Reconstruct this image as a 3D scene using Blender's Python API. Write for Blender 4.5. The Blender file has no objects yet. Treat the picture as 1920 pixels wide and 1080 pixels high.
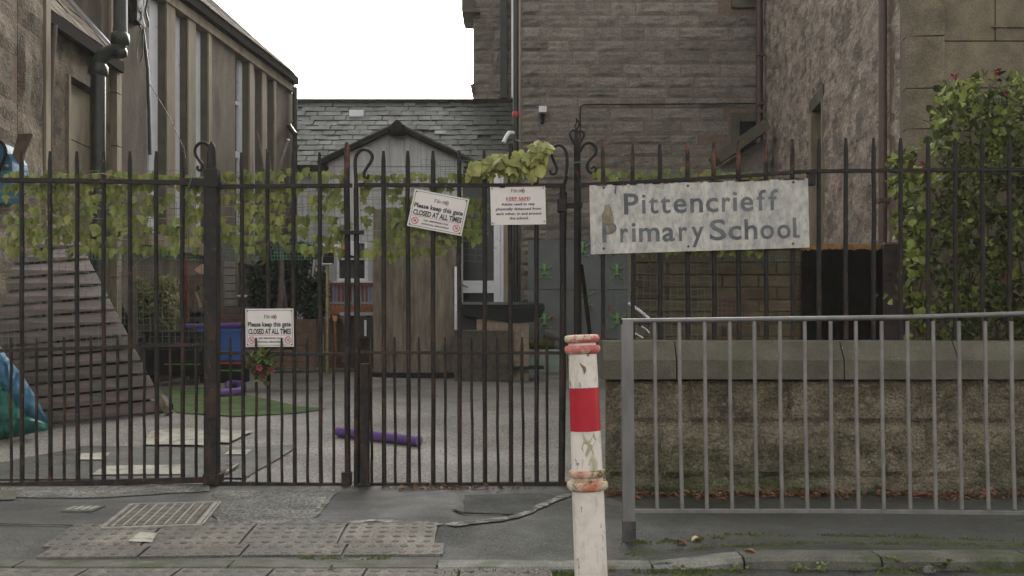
import bpy, math, random
from mathutils import Vector, Matrix, noise
random.seed(7)
F = 1900.0; EYE = 0.95
# ------------------------------------------------------------------ camera, sky, sun, exposure
scene = bpy.context.scene
cam_data = bpy.data.cameras.new('camera'); cam = bpy.data.objects.new('camera', cam_data)
scene.collection.objects.link(cam); scene.camera = cam
cam.location = (0, 0, EYE); cam.rotation_euler = (math.radians(90), 0, 0)
cam_data.sensor_width = 36; cam_data.lens = 36 * F / 1920; cam_data.shift_y = 100 / 1920
cam_data.clip_start = 0.05; cam_data.clip_end = 2000
world = bpy.data.worlds.new("World"); scene.world = world; world.use_nodes = True
wn = world.node_tree; wn.nodes.clear()
sky = wn.nodes.new('ShaderNodeTexSky'); sky.sky_type = 'NISHITA'; sky.sun_disc = False
SUN_EL, SUN_AZ = math.radians(28), math.radians(14)      # azimuth from +Y, positive = right of the view
sky.sun_elevation = SUN_EL; sky.sun_rotation = SUN_AZ; sky.air_density = 1.0; sky.dust_density = 4.0
hsv = wn.nodes.new('ShaderNodeHueSaturation'); hsv.inputs['Saturation'].default_value = 0.04
bgn = wn.nodes.new('ShaderNodeBackground'); bgn.inputs['Strength'].default_value = 0.15
wo = wn.nodes.new('ShaderNodeOutputWorld')
tint = wn.nodes.new('ShaderNodeMix'); tint.data_type = 'RGBA'; tint.blend_type = 'MULTIPLY'; tint.inputs[0].default_value = 1; tint.inputs[7].default_value = (1, .975, .92, 1)
wn.links.new(sky.outputs[0], hsv.inputs['Color']); wn.links.new(hsv.outputs[0], tint.inputs[6]); wn.links.new(tint.outputs[2], bgn.inputs[0]); wn.links.new(bgn.outputs[0], wo.inputs[0])
sd = bpy.data.lights.new('sun', 'SUN'); sd.energy = 1.0; sd.angle = math.radians(22); sd.color = (1, .95, .87)
sun = bpy.data.objects.new('sun', sd); scene.collection.objects.link(sun)
sdir = Vector((math.sin(SUN_AZ) * math.cos(SUN_EL), math.cos(SUN_AZ) * math.cos(SUN_EL), math.sin(SUN_EL)))
sun.rotation_euler = sdir.to_track_quat('Z', 'Y').to_euler(); sun.location = sdir * 40
scene.view_settings.view_transform = 'Standard'; scene.view_settings.look = 'None'
scene.view_settings.exposure = 1.6; scene.view_settings.gamma = 1.0; scene.view_settings.use_curve_mapping = False

C = scene.collection
# ------------------------------------------------------------------ helpers
def P(px, py, Y): return Vector(((px - 960) / F * Y, Y, EYE + (640 - py) / F * Y))
def X(px, Y): return (px - 960) / F * Y
def Z(py, Y): return EYE + (640 - py) / F * Y
def gz(Y): return 0.0 if Y < 6.75 else 0.06 * (min(Y, 19) - 6.75)
def U(a, b): return random.uniform(a, b)

def wloc(o):
    v = Vector((0, 0, 0))
    while o is not None:
        v += o.location; o = o.parent
    return v
def tag(o, label=None, cat=None, group=None, kind=None):
    if label: o['label'] = label
    if cat: o['category'] = cat
    if group: o['group'] = group
    if kind: o['kind'] = kind
    return o
def thing(name, loc, label, cat, group=None):
    o = bpy.data.objects.new(name, None); C.objects.link(o); o.location = loc; o.empty_display_size = .1
    return tag(o, label, cat, group)

class MB:
    def __init__(s): s.v = []; s.f = []; s.smooth = []
    def add(s, vs, fs, sm=False):
        n = len(s.v); s.v += [tuple(v) for v in vs]; s.f += [tuple(i + n for i in f) for f in fs]; s.smooth += [sm] * len(fs); return s
    def box(s, x0, x1, y0, y1, z0, z1, M=None, ch=0.0):
        x0, x1 = min(x0, x1), max(x0, x1); y0, y1 = min(y0, y1), max(y0, y1); z0, z1 = min(z0, z1), max(z0, z1)
        if ch > 0:
            c = min(ch, (x1 - x0) * .3, (z1 - z0) * .3, (y1 - y0) * .4)
            vs = []
            for (y, i) in ((y0, c), (y0 + c, 0), (y1, 0)):
                vs += [(x0 + i, y, z0 + i), (x1 - i, y, z0 + i), (x1 - i, y, z1 - i), (x0 + i, y, z1 - i)]
            fs = [(0, 1, 2, 3)]
            for k in (0, 4):
                for j in range(4):
                    a, b = k + j, k + (j + 1) % 4
                    fs.append((a, a + 4, b + 4, b))
            fs.append((11, 10, 9, 8))
        else:
            vs = [(x0, y0, z0), (x1, y0, z0), (x1, y1, z0), (x0, y1, z0), (x0, y0, z1), (x1, y0, z1), (x1, y1, z1), (x0, y1, z1)]
            fs = [(3, 2, 1, 0), (4, 5, 6, 7), (0, 1, 5, 4), (1, 2, 6, 5), (2, 3, 7, 6), (3, 0, 4, 7)]
        if M is not None: vs = [M @ Vector(v) for v in vs]
        return s.add(vs, fs)
    def beam(s, a, b, w, d, up=Vector((0, 1, 0))):
        a, b = Vector(a), Vector(b); t = (b - a).normalized()
        n = up - t * up.dot(t)
        if n.length < 1e-4: n = Vector((1, 0, 0)) - t * t.x
        n.normalize(); m = t.cross(n)
        vs = []
        for p in (a, b):
            for (i, j) in ((-1, -1), (1, -1), (1, 1), (-1, 1)): vs.append(p + m * (i * w / 2) + n * (j * d / 2))
        return s.add(vs, [(3, 2, 1, 0), (4, 5, 6, 7), (0, 1, 5, 4), (1, 2, 6, 5), (2, 3, 7, 6), (3, 0, 4, 7)])
    def tube(s, pts, r, n=8, sm=True, cap=True):
        pts = [Vector(p) for p in pts]; rs = r if isinstance(r, (list, tuple)) else [r] * len(pts)
        prev = None; rings = []
        for i, p in enumerate(pts):
            t = (pts[min(i + 1, len(pts) - 1)] - pts[max(i - 1, 0)]).normalized()
            if prev is None:
                up = Vector((0, 1, 0)) if abs(t.y) < .9 else Vector((0, 0, 1))
                nn = (up - t * up.dot(t)).normalized()
            else:
                nn = prev - t * prev.dot(t)
                nn = nn.normalized() if nn.length > 1e-5 else Vector((1, 0, 0))
            prev = nn; m = t.cross(nn)
            rings.append([p + (nn * math.cos(2 * math.pi * k / n) + m * math.sin(2 * math.pi * k / n)) * rs[i] for k in range(n)])
        vs = [v for r_ in rings for v in r_]
        fs = [(i * n + k, i * n + (k + 1) % n, (i + 1) * n + (k + 1) % n, (i + 1) * n + k) for i in range(len(pts) - 1) for k in range(n)]
        s.add(vs, fs, sm)
        if cap: s.add(rings[0], [tuple(reversed(range(n)))]); s.add(rings[-1], [tuple(range(n))])
        return s
    def lathe(s, prof, axis0, axis1, n=24, sm=True):
        a, b = Vector(axis0), Vector(axis1); t = (b - a).normalized(); L = (b - a).length
        up = Vector((0, 1, 0)); m = (up - t * up.dot(t)).normalized(); k2 = t.cross(m)
        vs = []
        for (h, r) in prof:
            c = a + t * (h)
            for k in range(n):
                q = 2 * math.pi * k / n; vs.append(c + (m * math.cos(q) + k2 * math.sin(q)) * r)
        fs = [(i * n + k, i * n + (k + 1) % n, (i + 1) * n + (k + 1) % n, (i + 1) * n + k) for i in range(len(prof) - 1) for k in range(n)]
        s.add(vs, fs, sm)
        s.add(vs[:n], [tuple(reversed(range(n)))]); s.add(vs[-n:], [tuple(range(n))])
        return s
    def prism(s, pts, d):          # pts: loop of 3D points, d: extrusion vector
        pts = [Vector(p) for p in pts]; n = len(pts); d = Vector(d)
        fs = [tuple(range(n)), tuple(reversed(range(n, 2 * n)))] + [(i, i + n, (i + 1) % n + n, (i + 1) % n) for i in range(n)]
        return s.add(pts + [p + d for p in pts], fs)
    def mesh(s, name, off=Vector((0, 0, 0))):
        me = bpy.data.meshes.new(name)
        me.from_pydata([(v[0] - off.x, v[1] - off.y, v[2] - off.z) for v in s.v], [], s.f)
        me.polygons.foreach_set('use_smooth', s.smooth)
        me.validate(); me.update()
        return me
    def obj(s, name, m, parent=None, center=False):
        off = wloc(parent) if parent else Vector((0, 0, 0))
        loc = Vector((0, 0, 0))
        if center and s.v:
            k = len(s.v); c = Vector((sum(v[0] for v in s.v) / k, sum(v[1] for v in s.v) / k, sum(v[2] for v in s.v) / k))
            loc = c - off; off = c
        me = s.mesh(name, off); me.materials.append(m)
        o = bpy.data.objects.new(name, me); C.objects.link(o); o.location = loc
        if parent: o.parent = parent
        return o
def bx(name, m, parent, x0, x1, y0, y1, z0, z1, ch=0.0, M=None): return MB().box(x0, x1, y0, y1, z0, z1, M, ch).obj(name, m, parent)
def inst(name, me, m, parent, loc, rot=(0, 0, 0), scale=(1, 1, 1)):
    o = bpy.data.objects.new(name, me); C.objects.link(o); o.parent = parent
    o.location = Vector(loc) - wloc(parent); o.rotation_euler = rot; o.scale = scale
    if m is not None and not me.materials: me.materials.append(m)
    return o

def smoothpath(pts, sub=5):
    P_ = [Vector(p) for p in pts]; out = []
    for i in range(len(P_) - 1):
        p0, p1, p2, p3 = P_[max(i - 1, 0)], P_[i], P_[i + 1], P_[min(i + 2, len(P_) - 1)]
        for k in range(sub):
            t = k / sub; out.append(.5 * ((2 * p1) + (-p0 + p2) * t + (2 * p0 - 5 * p1 + 4 * p2 - p3) * t * t + (-p0 + 3 * p1 - 3 * p2 + p3) * t ** 3))
    out.append(P_[-1]); return out
# ------------------------------------------------------------------ materials
def mat(name, a, b, sc=8, stretch=(1, 1, 1), rough=.85, rough2=None, bump=.3, bsc=30, bdist=.01, stains=(), rnd=0.0, metal=0, lo=.35, hi=.65,
        spec=.35, transl=0.0, grain=0.0, gsc=200, coat=0, rndhue=0.0):
    m = bpy.data.materials.new(name); m.use_nodes = True; t = m.node_tree; N = t.nodes; L = t.links
    bs = N['Principled BSDF']; out = N['Material Output']
    geo = N.new('ShaderNodeNewGeometry'); mp = N.new('ShaderNodeMapping'); mp.inputs['Scale'].default_value = stretch
    L.new(geo.outputs['Position'], mp.inputs['Vector'])
    def noi(scale, det=5, vec=None, rg=.6):
        n = N.new('ShaderNodeTexNoise'); n.inputs['Scale'].default_value = scale; n.inputs['Detail'].default_value = det; n.inputs['Roughness'].default_value = rg
        L.new(vec or mp.outputs[0], n.inputs['Vector']); return n
    def rng(sock, l, h, a0=0, a1=1):
        r = N.new('ShaderNodeMapRange'); r.inputs['From Min'].default_value = l; r.inputs['From Max'].default_value = h
        r.inputs['To Min'].default_value = a0; r.inputs['To Max'].default_value = a1; L.new(sock, r.inputs['Value']); return r.outputs[0]
    def mix(f, c1, c2, mode='MIX'):
        x = N.new('ShaderNodeMix'); x.data_type = 'RGBA'; x.blend_type = mode; x.clamp_factor = True
        if isinstance(f, (int, float)): x.inputs[0].default_value = f
        else: L.new(f, x.inputs[0])
        for s_, c in ((6, c1), (7, c2)):
            if isinstance(c, tuple): x.inputs[s_].default_value = (*c, 1)
            else: L.new(c, x.inputs[s_])
        return x.outputs[2]
    base = noi(sc); col = mix(rng(base.outputs['Fac'], lo, hi), a, b)
    for st in stains:
        c, s_, l, h = st[:4]; opt = st[4] if len(st) > 4 else {}
        if 'stretch' in opt:
            m2 = N.new('ShaderNodeMapping'); m2.inputs['Scale'].default_value = opt['stretch']; m2.inputs['Location'].default_value = opt.get('off', (3, 1, 7))
            L.new(geo.outputs['Position'], m2.inputs['Vector']); v = m2.outputs[0]
        else:
            m2 = N.new('ShaderNodeMapping'); m2.inputs['Location'].default_value = opt.get('off', (s_, 5, 2 * s_)); L.new(geo.outputs['Position'], m2.inputs['Vector']); v = m2.outputs[0]
        f = rng(noi(s_, 6, v, .65).outputs['Fac'], l, h)
        if 'z' in opt:
            sx = N.new('ShaderNodeSeparateXYZ'); L.new(geo.outputs['Position'], sx.inputs[0])
            zf = rng(sx.outputs['Z'], opt['z'][0], opt['z'][1])
            mu = N.new('ShaderNodeMath'); mu.operation = 'MULTIPLY'; L.new(f, mu.inputs[0]); L.new(zf, mu.inputs[1]); f = mu.outputs[0]
        if 'k' in opt:
            mu = N.new('ShaderNodeMath'); mu.operation = 'MULTIPLY'; L.new(f, mu.inputs[0]); mu.inputs[1].default_value = opt['k']; f = mu.outputs[0]
        col = mix(f, col, c)
    if grain:
        g = noi(gsc, 3, geo.outputs['Position'], .7); gg = rng(g.outputs['Fac'], .37, .63, 1 - grain, 1 + grain)
        x = N.new('ShaderNodeHueSaturation'); L.new(col, x.inputs['Color']); L.new(gg, x.inputs['Value']); col = x.outputs[0]
    if rnd:
        oi = N.new('ShaderNodeObjectInfo'); rr = rng(oi.outputs['Random'], 0, 1, 1 - rnd, 1 + rnd)
        x = N.new('ShaderNodeHueSaturation'); L.new(col, x.inputs['Color']); L.new(rr, x.inputs['Value'])
        if rndhue:
            mm = N.new('ShaderNodeMath'); mm.operation = 'MULTIPLY'; mm.inputs[1].default_value = 7.31; L.new(oi.outputs['Random'], mm.inputs[0])
            fr = N.new('ShaderNodeMath'); fr.operation = 'FRACT'; L.new(mm.outputs[0], fr.inputs[0])
            L.new(rng(fr.outputs[0], 0, 1, .5 - rndhue, .5 + rndhue), x.inputs['Hue'])
        col = x.outputs[0]
    L.new(col, bs.inputs['Base Color'])
    bs.inputs['Metallic'].default_value = metal; bs.inputs['Specular IOR Level'].default_value = spec
    if rough2 is not None: L.new(rng(noi(sc * .6).outputs['Fac'], .35, .65, rough, rough2), bs.inputs['Roughness'])
    else: bs.inputs['Roughness'].default_value = rough
    if coat: bs.inputs['Coat Weight'].default_value = coat
    if bump:
        b_ = N.new('ShaderNodeBump'); b_.inputs['Strength'].default_value = bump; b_.inputs['Distance'].default_value = bdist
        L.new(noi(bsc, 6).outputs['Fac'], b_.inputs['Height']); L.new(b_.outputs[0], bs.inputs['Normal'])
    if transl:
        tr = N.new('ShaderNodeBsdfTranslucent'); L.new(col, tr.inputs['Color']); ms = N.new('ShaderNodeMixShader'); ms.inputs[0].default_value = transl
        L.new(bs.outputs[0], ms.inputs[1]); L.new(tr.outputs[0], ms.inputs[2]); L.new(ms.outputs[0], out.inputs['Surface'])
    return m
def flat(name, c, rough=.5, spec=.4, metal=0, v=.12, rnd=0, bump=.08):
    return mat(name, tuple(k * (1 - v) for k in c), tuple(min(1, k * (1 + v)) for k in c), sc=14, rough=rough, spec=spec, metal=metal, bump=bump, rnd=rnd)
RUST = (.050, .026, .018)
m_iron = mat('iron_paint', (.010, .0095, .009), (.024, .021, .019), sc=20, rough=.6, bump=.5, bsc=70, bdist=.004, spec=.22, stains=[
    (RUST, 14, .50, .62, {'stretch': (1, 1, .45), 'z': (1.55, .85)}), ((.13, .055, .03), 26, .62, .68, {'k': .8})])
m_iron_tip = mat('iron_paint_rusty_tip', (.009, .0085, .009), (.022, .019, .018), sc=20, spec=.22, rough=.6, bump=.5, bsc=70, bdist=.004, stains=[
    ((.16, .06, .035), 11, .45, .58, {'stretch': (1.7, 1, .8), 'z': (2.0, 2.12)}), (RUST, 14, .5, .62, {'z': (1.2, 1.0)})])
m_stone = mat('dark_sandstone', (.135, .120, .104), (.200, .178, .156), sc=9, stretch=(1, 1, 2.5), rough=.9, bump=.5, bsc=22, bdist=.025, rnd=.22, rndhue=.012, grain=.3, gsc=60, stains=[
    ((.08, .078, .07), 5, .52, .68, {'k': .7}), ((.21, .16, .13), 7, .6, .72, {'k': .5})])
m_mortar = mat('mortar', (.12, .088, .068), (.19, .14, .108), sc=18, rough=.95, bump=.6, bsc=60)
m_harl = mat('harled_render', (.10, .082, .066), (.155, .127, .10), sc=4, stretch=(1, 1, .35), rough=.95, bump=.8, bsc=70, bdist=.02, grain=.35, gsc=110, stains=[((.05, .042, .035), 2.5, .5, .7, {'stretch': (1, 1, .3)})])
m_tan = mat('tan_dressed_stone', (.19, .158, .112), (.26, .22, .16), sc=5, stretch=(1, 1, .3), rough=.85, bump=.3, bsc=50, grain=.15, stains=[((.11, .085, .06), 4, .5, .75, {'stretch': (1, 1, .3)})], rnd=.08)
m_rub = mat('weathered_side_wall', (.19, .155, .125), (.37, .305, .255), sc=7, stretch=(1, .55, 1), rough=.92, bump=.8, bsc=16, bdist=.05, grain=.35, gsc=45, stains=[
    ((.115, .098, .082), 6, .5, .62, {'stretch': (1, .4, 1)}), ((.36, .30, .23), 9, .6, .7, {'stretch': (1, .5, .8), 'k': .6}), ((.10, .09, .085), 2.2, .5, .65, {'k': .55})])
m_ash = mat('ashlar_sandstone', (.13, .108, .076), (.20, .165, .115), sc=5, rough=.9, bump=.5, bsc=80, bdist=.01, grain=.3, gsc=90, rnd=.08, stains=[
    ((.085, .073, .053), 2.4, .48, .68), ((.22, .18, .12), 5, .6, .75, {'k': .5})])
m_reveal = mat('shaded_reveal_stone', (.075, .062, .05), (.11, .09, .072), sc=5, rough=.9, bump=.3)  # darker stone for the reveals, their shade put into the colour
m_left = mat('left_block_stone', (.085, .066, .045), (.19, .148, .102), sc=6, rough=.92, bump=.8, bsc=35, bdist=.03, grain=.35, gsc=70, rnd=.15, stains=[((.055, .045, .034), 4, .5, .62), ((.33, .27, .17), 9, .6, .72, {'k': .6})])
m_slate = mat('roof_slate', (.022, .027, .023), (.045, .055, .046), sc=5, rough=.40, rough2=.6, bump=.5, bsc=25, bdist=.01, rnd=.2, spec=.45, grain=.15, gsc=60, stains=[((.15, .17, .14), 8, .58, .7, {'k': .7})])
m_slaterough = mat('stone_slate_rough', (.075, .062, .05), (.16, .135, .11), sc=7, rough=.95, spec=.1, bump=.8, bsc=30, bdist=.02, rnd=.3, grain=.3, gsc=50)
m_lead = flat('lead_flashing', (.30, .31, .34), .5)
m_gutter = flat('dark_gutter', (.026, .023, .021), 1.0, spec=.02)
m_pipe = mat('black_pipe', (.012, .013, .014), (.025, .028, .024), rough=.4, bump=.2, stains=[((.03, .045, .018), 5, .55, .7)])
m_brownpipe = flat('brown_pipe', (.085, .055, .046), .55)
m_white = mat('white_paint', (.66, .67, .72), (.74, .75, .80), sc=6, rough=.7, bump=.1, stains=[((.3, .29, .28), 9, .6, .75)])
m_glass = mat('window_glass', (.008, .009, .010), (.014, .015, .016), rough=.15, bump=.0, spec=.25)
m_clad = mat('grey_cladding', (.38, .38, .39), (.50, .50, .51), sc=3, stretch=(4, 1, .3), rough=.7, bump=.1, stains=[((.17, .17, .175), 4, .5, .7, {'stretch': (6, 1, .4), 'k': .6})])
m_wood = mat('weathered_timber', (.125, .102, .078), (.21, .175, .14), sc=6, stretch=(6, 6, .5), rough=.85, bump=.5, bsc=14, grain=.15, rnd=.1, stains=[((.085, .07, .053), 3, .5, .66, {'stretch': (2, 2, .6)}), ((.06, .075, .03), 4, .56, .72, {'z': (1.1, .5)})])
m_slat = mat('purple_brown_slats', (.066, .047, .046), (.118, .088, .084), sc=5, stretch=(.5, 1, 5), rough=.8, bump=.4, bsc=20, rnd=.16, stains=[((.05, .052, .038), 2.5, .45, .62, {'z': (1.25, .75)})])
m_tarmac = mat('wet_tarmac', (.026, .028, .025), (.052, .055, .048), sc=2.2, rough=.34, rough2=.75, bump=.8, bsc=110, bdist=.008, spec=.42, grain=.7, gsc=75, stains=[
    ((.17, .17, .16), 85, .60, .68, {'k': .8}), ((.03, .031, .03), 1.1, .5, .62, {'k': .6}), ((.055, .06, .035), 2.6, .6, .75, {'k': .5})])
m_patch = mat('worn_old_tarmac', (.075, .077, .069), (.18, .18, .162), sc=4, rough=.55, rough2=.85, bump=1, bsc=60, bdist=.012, spec=.3, grain=.8, gsc=60, stains=[((.03, .03, .028), 40, .56, .62), ((.25, .25, .23), 70, .60, .68, {'k': .7})])
m_dark = mat('dark_new_tarmac', (.03, .032, .031), (.052, .054, .051), sc=3, rough=.6, spec=.3, rough2=.85, bump=.7, bsc=150, bdist=.006, grain=.55, gsc=80, stains=[((.13, .13, .12), 95, .62, .70, {'k': .7})])
m_play = mat('playground_tarmac', (.13, .122, .112), (.22, .205, .185), sc=1.2, rough=.5, rough2=.85, bump=.7, bsc=120, bdist=.008, spec=.5, grain=.6, gsc=52, stains=[
    ((.36, .34, .31), 62, .60, .68, {'k': .8}), ((.08, .078, .072), .7, .52, .66, {'k': .7})])
m_conc = mat('pale_concrete', (.25, .245, .21), (.42, .41, .35), sc=5, rough=.6, bump=.4, bsc=60, grain=.25, gsc=120, stains=[((.16, .16, .13), 7, .5, .66)])
m_mortline = mat('white_mortar_line', (.20, .20, .18), (.36, .355, .33), sc=20, rough=.8, bump=.5, bsc=80, grain=.3, gsc=90, stains=[((.075, .076, .07), 11, .44, .54)])
m_tact = mat('blister_paving', (.088, .082, .070), (.165, .148, .124), sc=3.5, rough=.55, rough2=.8, bump=.5, bsc=90, bdist=.005, grain=.5, gsc=80, rnd=.1, spec=.45, stains=[((.065, .07, .064), 2.4, .46, .6, {'k': .8}), ((.05, .055, .03), 9, .6, .72, {'k': .6})])
m_blis = mat('blister_studs', (.055, .051, .045), (.115, .104, .09), sc=9, rough=.6, bump=.3, grain=.3)
m_kerb = mat('kerb_concrete', (.072, .070, .058), (.12, .118, .10), sc=6, rough=.7, bump=.5, bsc=70, grain=.3, gsc=130, stains=[((.045, .058, .022), 3.5, .46, .58)])
m_kerbpale = mat('pale_kerb', (.13, .132, .118), (.22, .222, .20), sc=6, rough=.7, bump=.5, bsc=70, grain=.35, gsc=130, stains=[((.10, .11, .08), 6, .52, .66)])
m_moss = mat('moss', (.035, .05, .010), (.085, .105, .02), sc=14, rough=.95, bump=1, bsc=120, bdist=.01, grain=.4)
m_cope = mat('coping_stone', (.070, .062, .046), (.115, .105, .08), sc=4, rough=.8, bump=.4, bsc=60, grain=.25, gsc=110, rnd=.12, stains=[
    ((.065, .076, .04), 3, .50, .64, {'k': .5}), ((.20, .16, .12), 3.1, .66, .72, {'k': .8}), ((.32, .31, .28), 22, .68, .72)])
m_wallst = mat('rough_boundary_stone', (.080, .067, .045), (.195, .165, .118), sc=5, lo=.36, hi=.66, rough=.92, bump=1, bsc=26, bdist=.05, grain=.45, gsc=75, rnd=.16, stains=[
    ((.13, .10, .028), 2.2, .52, .64, {'z': (.5, .72), 'k': .85}), ((.045, .062, .018), 2.6, .42, .60, {'z': (.50, .05), 'k': .8}), ((.30, .26, .21), 20, .56, .68, {'k': .5}), ((.05, .043, .035), 8, .56, .64, {'k': .7})])
m_galv = mat('galvanised_steel', (.14, .136, .136), (.20, .193, .19), sc=12, stretch=(1, 1, .3), rough=.45, metal=.35, bump=.15, bsc=60, stains=[((.12, .105, .09), 6, .58, .72)])
m_galvbar = mat('weathered_steel_bar', (.165, .152, .145), (.235, .22, .21), sc=10, rough=.5, metal=.3, bump=.15, bsc=60)
m_bol = mat('bollard_white', (.66, .59, .545), (.74, .67, .62), sc=5, rough=.35, bump=.1, bsc=50, stains=[
    ((.36, .34, .20), 13, .52, .62, {'stretch': (1.6, 1, .35), 'k': .75}), ((.10, .08, .035), 40, .62, .66, {'stretch': (1, 1, .4)}), ((.5, .46, .40), 6, .5, .7)])
m_bolred = mat('bollard_red_band', (.36, .010, .022), (.47, .016, .03), sc=6, rough=.3, bump=.05, stains=[((.30, .012, .02), 12, .55, .7)])
m_bolring = mat('bollard_worn_ring', (.46, .10, .095), (.54, .20, .18), sc=9, rough=.6, bump=.4, bsc=80, stains=[((.52, .46, .34), 17, .53, .60), ((.16, .15, .05), 30, .60, .66)])
m_bolring2 = mat('bollard_mossy_ring', (.50, .13, .08), (.56, .45, .34), sc=12, rough=.8, bump=.6, bsc=80, stains=[((.55, .48, .38), 16, .46, .56), ((.06, .075, .012), 10, .50, .58)])
m_sign = mat('sign_white', (.60, .55, .53), (.66, .61, .59), sc=8, rough=.35, bump=.03, stains=[((.45, .42, .38), 12, .6, .8)])
m_black = flat('black_ink', (.012, .012, .013), .5)
m_red = flat('red_ink', (.42, .02, .03), .5)
m_schsign = mat('weathered_sign_board', (.36, .35, .33), (.58, .55, .50), sc=7, stretch=(1.6, .2, .9), rough=.55, bump=.15, bsc=60, stains=[
    ((.19, .195, .20), 34, .44, .66, {'stretch': (1.3, .2, .55), 'k': .62}), ((.20, .205, .215), 3.0, .50, .66, {'k': .45}), ((.21, .17, .09), 15, .64, .70, {'stretch': (1, 1, .6)})])
m_letter = mat('grey_blue_letters', (.070, .078, .088), (.15, .158, .165), sc=9, rough=.6, bump=.1, stains=[((.22, .22, .22), 30, .6, .7, {'stretch': (1.5, 1, .4), 'k': .6})])
m_signpatch = mat('sign_flaked_patch', (.14, .11, .07), (.30, .25, .17), sc=25, rough=.9, bump=.5, stretch=(1, 1, .4))
m_rusttop = flat('rusty_sign_edge', (.10, .04, .025), .8, v=.4)
m_leaf = mat('artificial_ivy', (.105, .130, .030), (.195, .212, .065), sc=7, rough=.5, bump=.2, bsc=40, rnd=.35, rndhue=.02, transl=.25)
m_leafbig = mat('pale_ivy', (.22, .24, .065), (.36, .36, .13), sc=12, rough=.45, bump=.25, bsc=60, rnd=.25, rndhue=.015, transl=.3)
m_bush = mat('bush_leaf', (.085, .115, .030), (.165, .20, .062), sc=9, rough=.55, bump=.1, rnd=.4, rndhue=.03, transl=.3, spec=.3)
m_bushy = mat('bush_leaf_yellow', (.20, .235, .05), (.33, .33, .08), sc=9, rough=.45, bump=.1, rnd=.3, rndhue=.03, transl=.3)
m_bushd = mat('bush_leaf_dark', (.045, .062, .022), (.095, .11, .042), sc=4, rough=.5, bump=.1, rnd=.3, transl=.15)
m_pink = flat('pink_flower', (.26, .05, .09), .6, rnd=.3)
m_twig = flat('twig', (.07, .045, .03), .8, v=.3)
m_drystem = flat('dry_stem', (.26, .21, .10), .8, v=.3)
m_grass = mat('artificial_turf', (.050, .085, .025), (.10, .15, .048), sc=4, rough=.9, bump=.8, bsc=150, grain=.3, gsc=120)
m_net = flat('green_wire_netting', (.07, .17, .13), .55)
m_netl = flat('dull_wire_netting', (.09, .12, .10), .6)
m_tarpb = mat('blue_tarpaulin', (.03, .11, .19), (.06, .18, .28), sc=5, rough=.6, bump=.4, bsc=15, bdist=.03)
m_tarpg = mat('green_tarpaulin', (.012, .09, .075), (.03, .15, .12), sc=5, rough=.6, bump=.5, bsc=15, bdist=.03)
m_purple = flat('purple_foam', (.11, .055, .21), .6)
m_plum = flat('pale_foam_core', (.22, .17, .36), .6)
m_blue = flat('blue_plastic', (.03, .09, .30), .45)
m_yellow = mat('yellow_timber', (.42, .21, .03), (.56, .31, .06), sc=8, rough=.6, bump=.2)
m_redwood = flat('red_painted_timber', (.17, .032, .027), .6, v=.25)
m_brown = flat('brown_timber', (.095, .06, .042), .8, v=.3)
m_orange = flat('orange_timber', (.22, .085, .03), .7, v=.3)
m_darkplast = flat('black_plastic', (.010, .011, .011), .6, spec=.15)
m_greybrd = mat('grey_play_board', (.075, .085, .087), (.105, .116, .116), sc=3, rough=.5, bump=.05, grain=.08)
m_frog = flat('green_frog_plastic', (.13, .27, .09), .35)
m_cyan = mat('pale_green_mat', (.20, .26, .23), (.30, .37, .33), sc=5, rough=.6, bump=.2)
m_greyfoam = flat('grey_tube', (.075, .075, .07), .5)
m_brick = mat('olive_brown_brick', (.072, .058, .034), (.12, .096, .058), sc=7, rough=.85, bump=.5, bsc=50, rnd=.25, rndhue=.015, grain=.2, stains=[((.05, .032, .026), 4, .52, .62, {'k': .6})])
m_brickm = flat('brick_mortar', (.115, .092, .055), .95, v=.3)
m_blacksheet = mat('black_sheeting', (.006, .006, .006), (.010, .010, .010), spec=.05, rough=.9, bump=.5, bsc=12, bdist=.02)
m_pier = flat('purple_brown_post', (.06, .042, .042), .85, v=.25)
m_litter = mat('dead_leaf', (.10, .045, .02), (.20, .10, .045), sc=30, rough=.8, bump=.2, rnd=.5)
m_palel = flat('pale_dead_leaf', (.5, .42, .22), .7)
m_bark = mat('bark', (.07, .055, .042), (.13, .105, .085), sc=12, stretch=(3, 3, .5), rough=.9, bump=.6)
m_redcap = flat('red_fitting', (.30, .03, .03), .5)
m_whitebox = flat('white_housing', (.6, .62, .64), .4)
m_soil = flat('soil', (.03, .022, .015), .95, v=.3)

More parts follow.
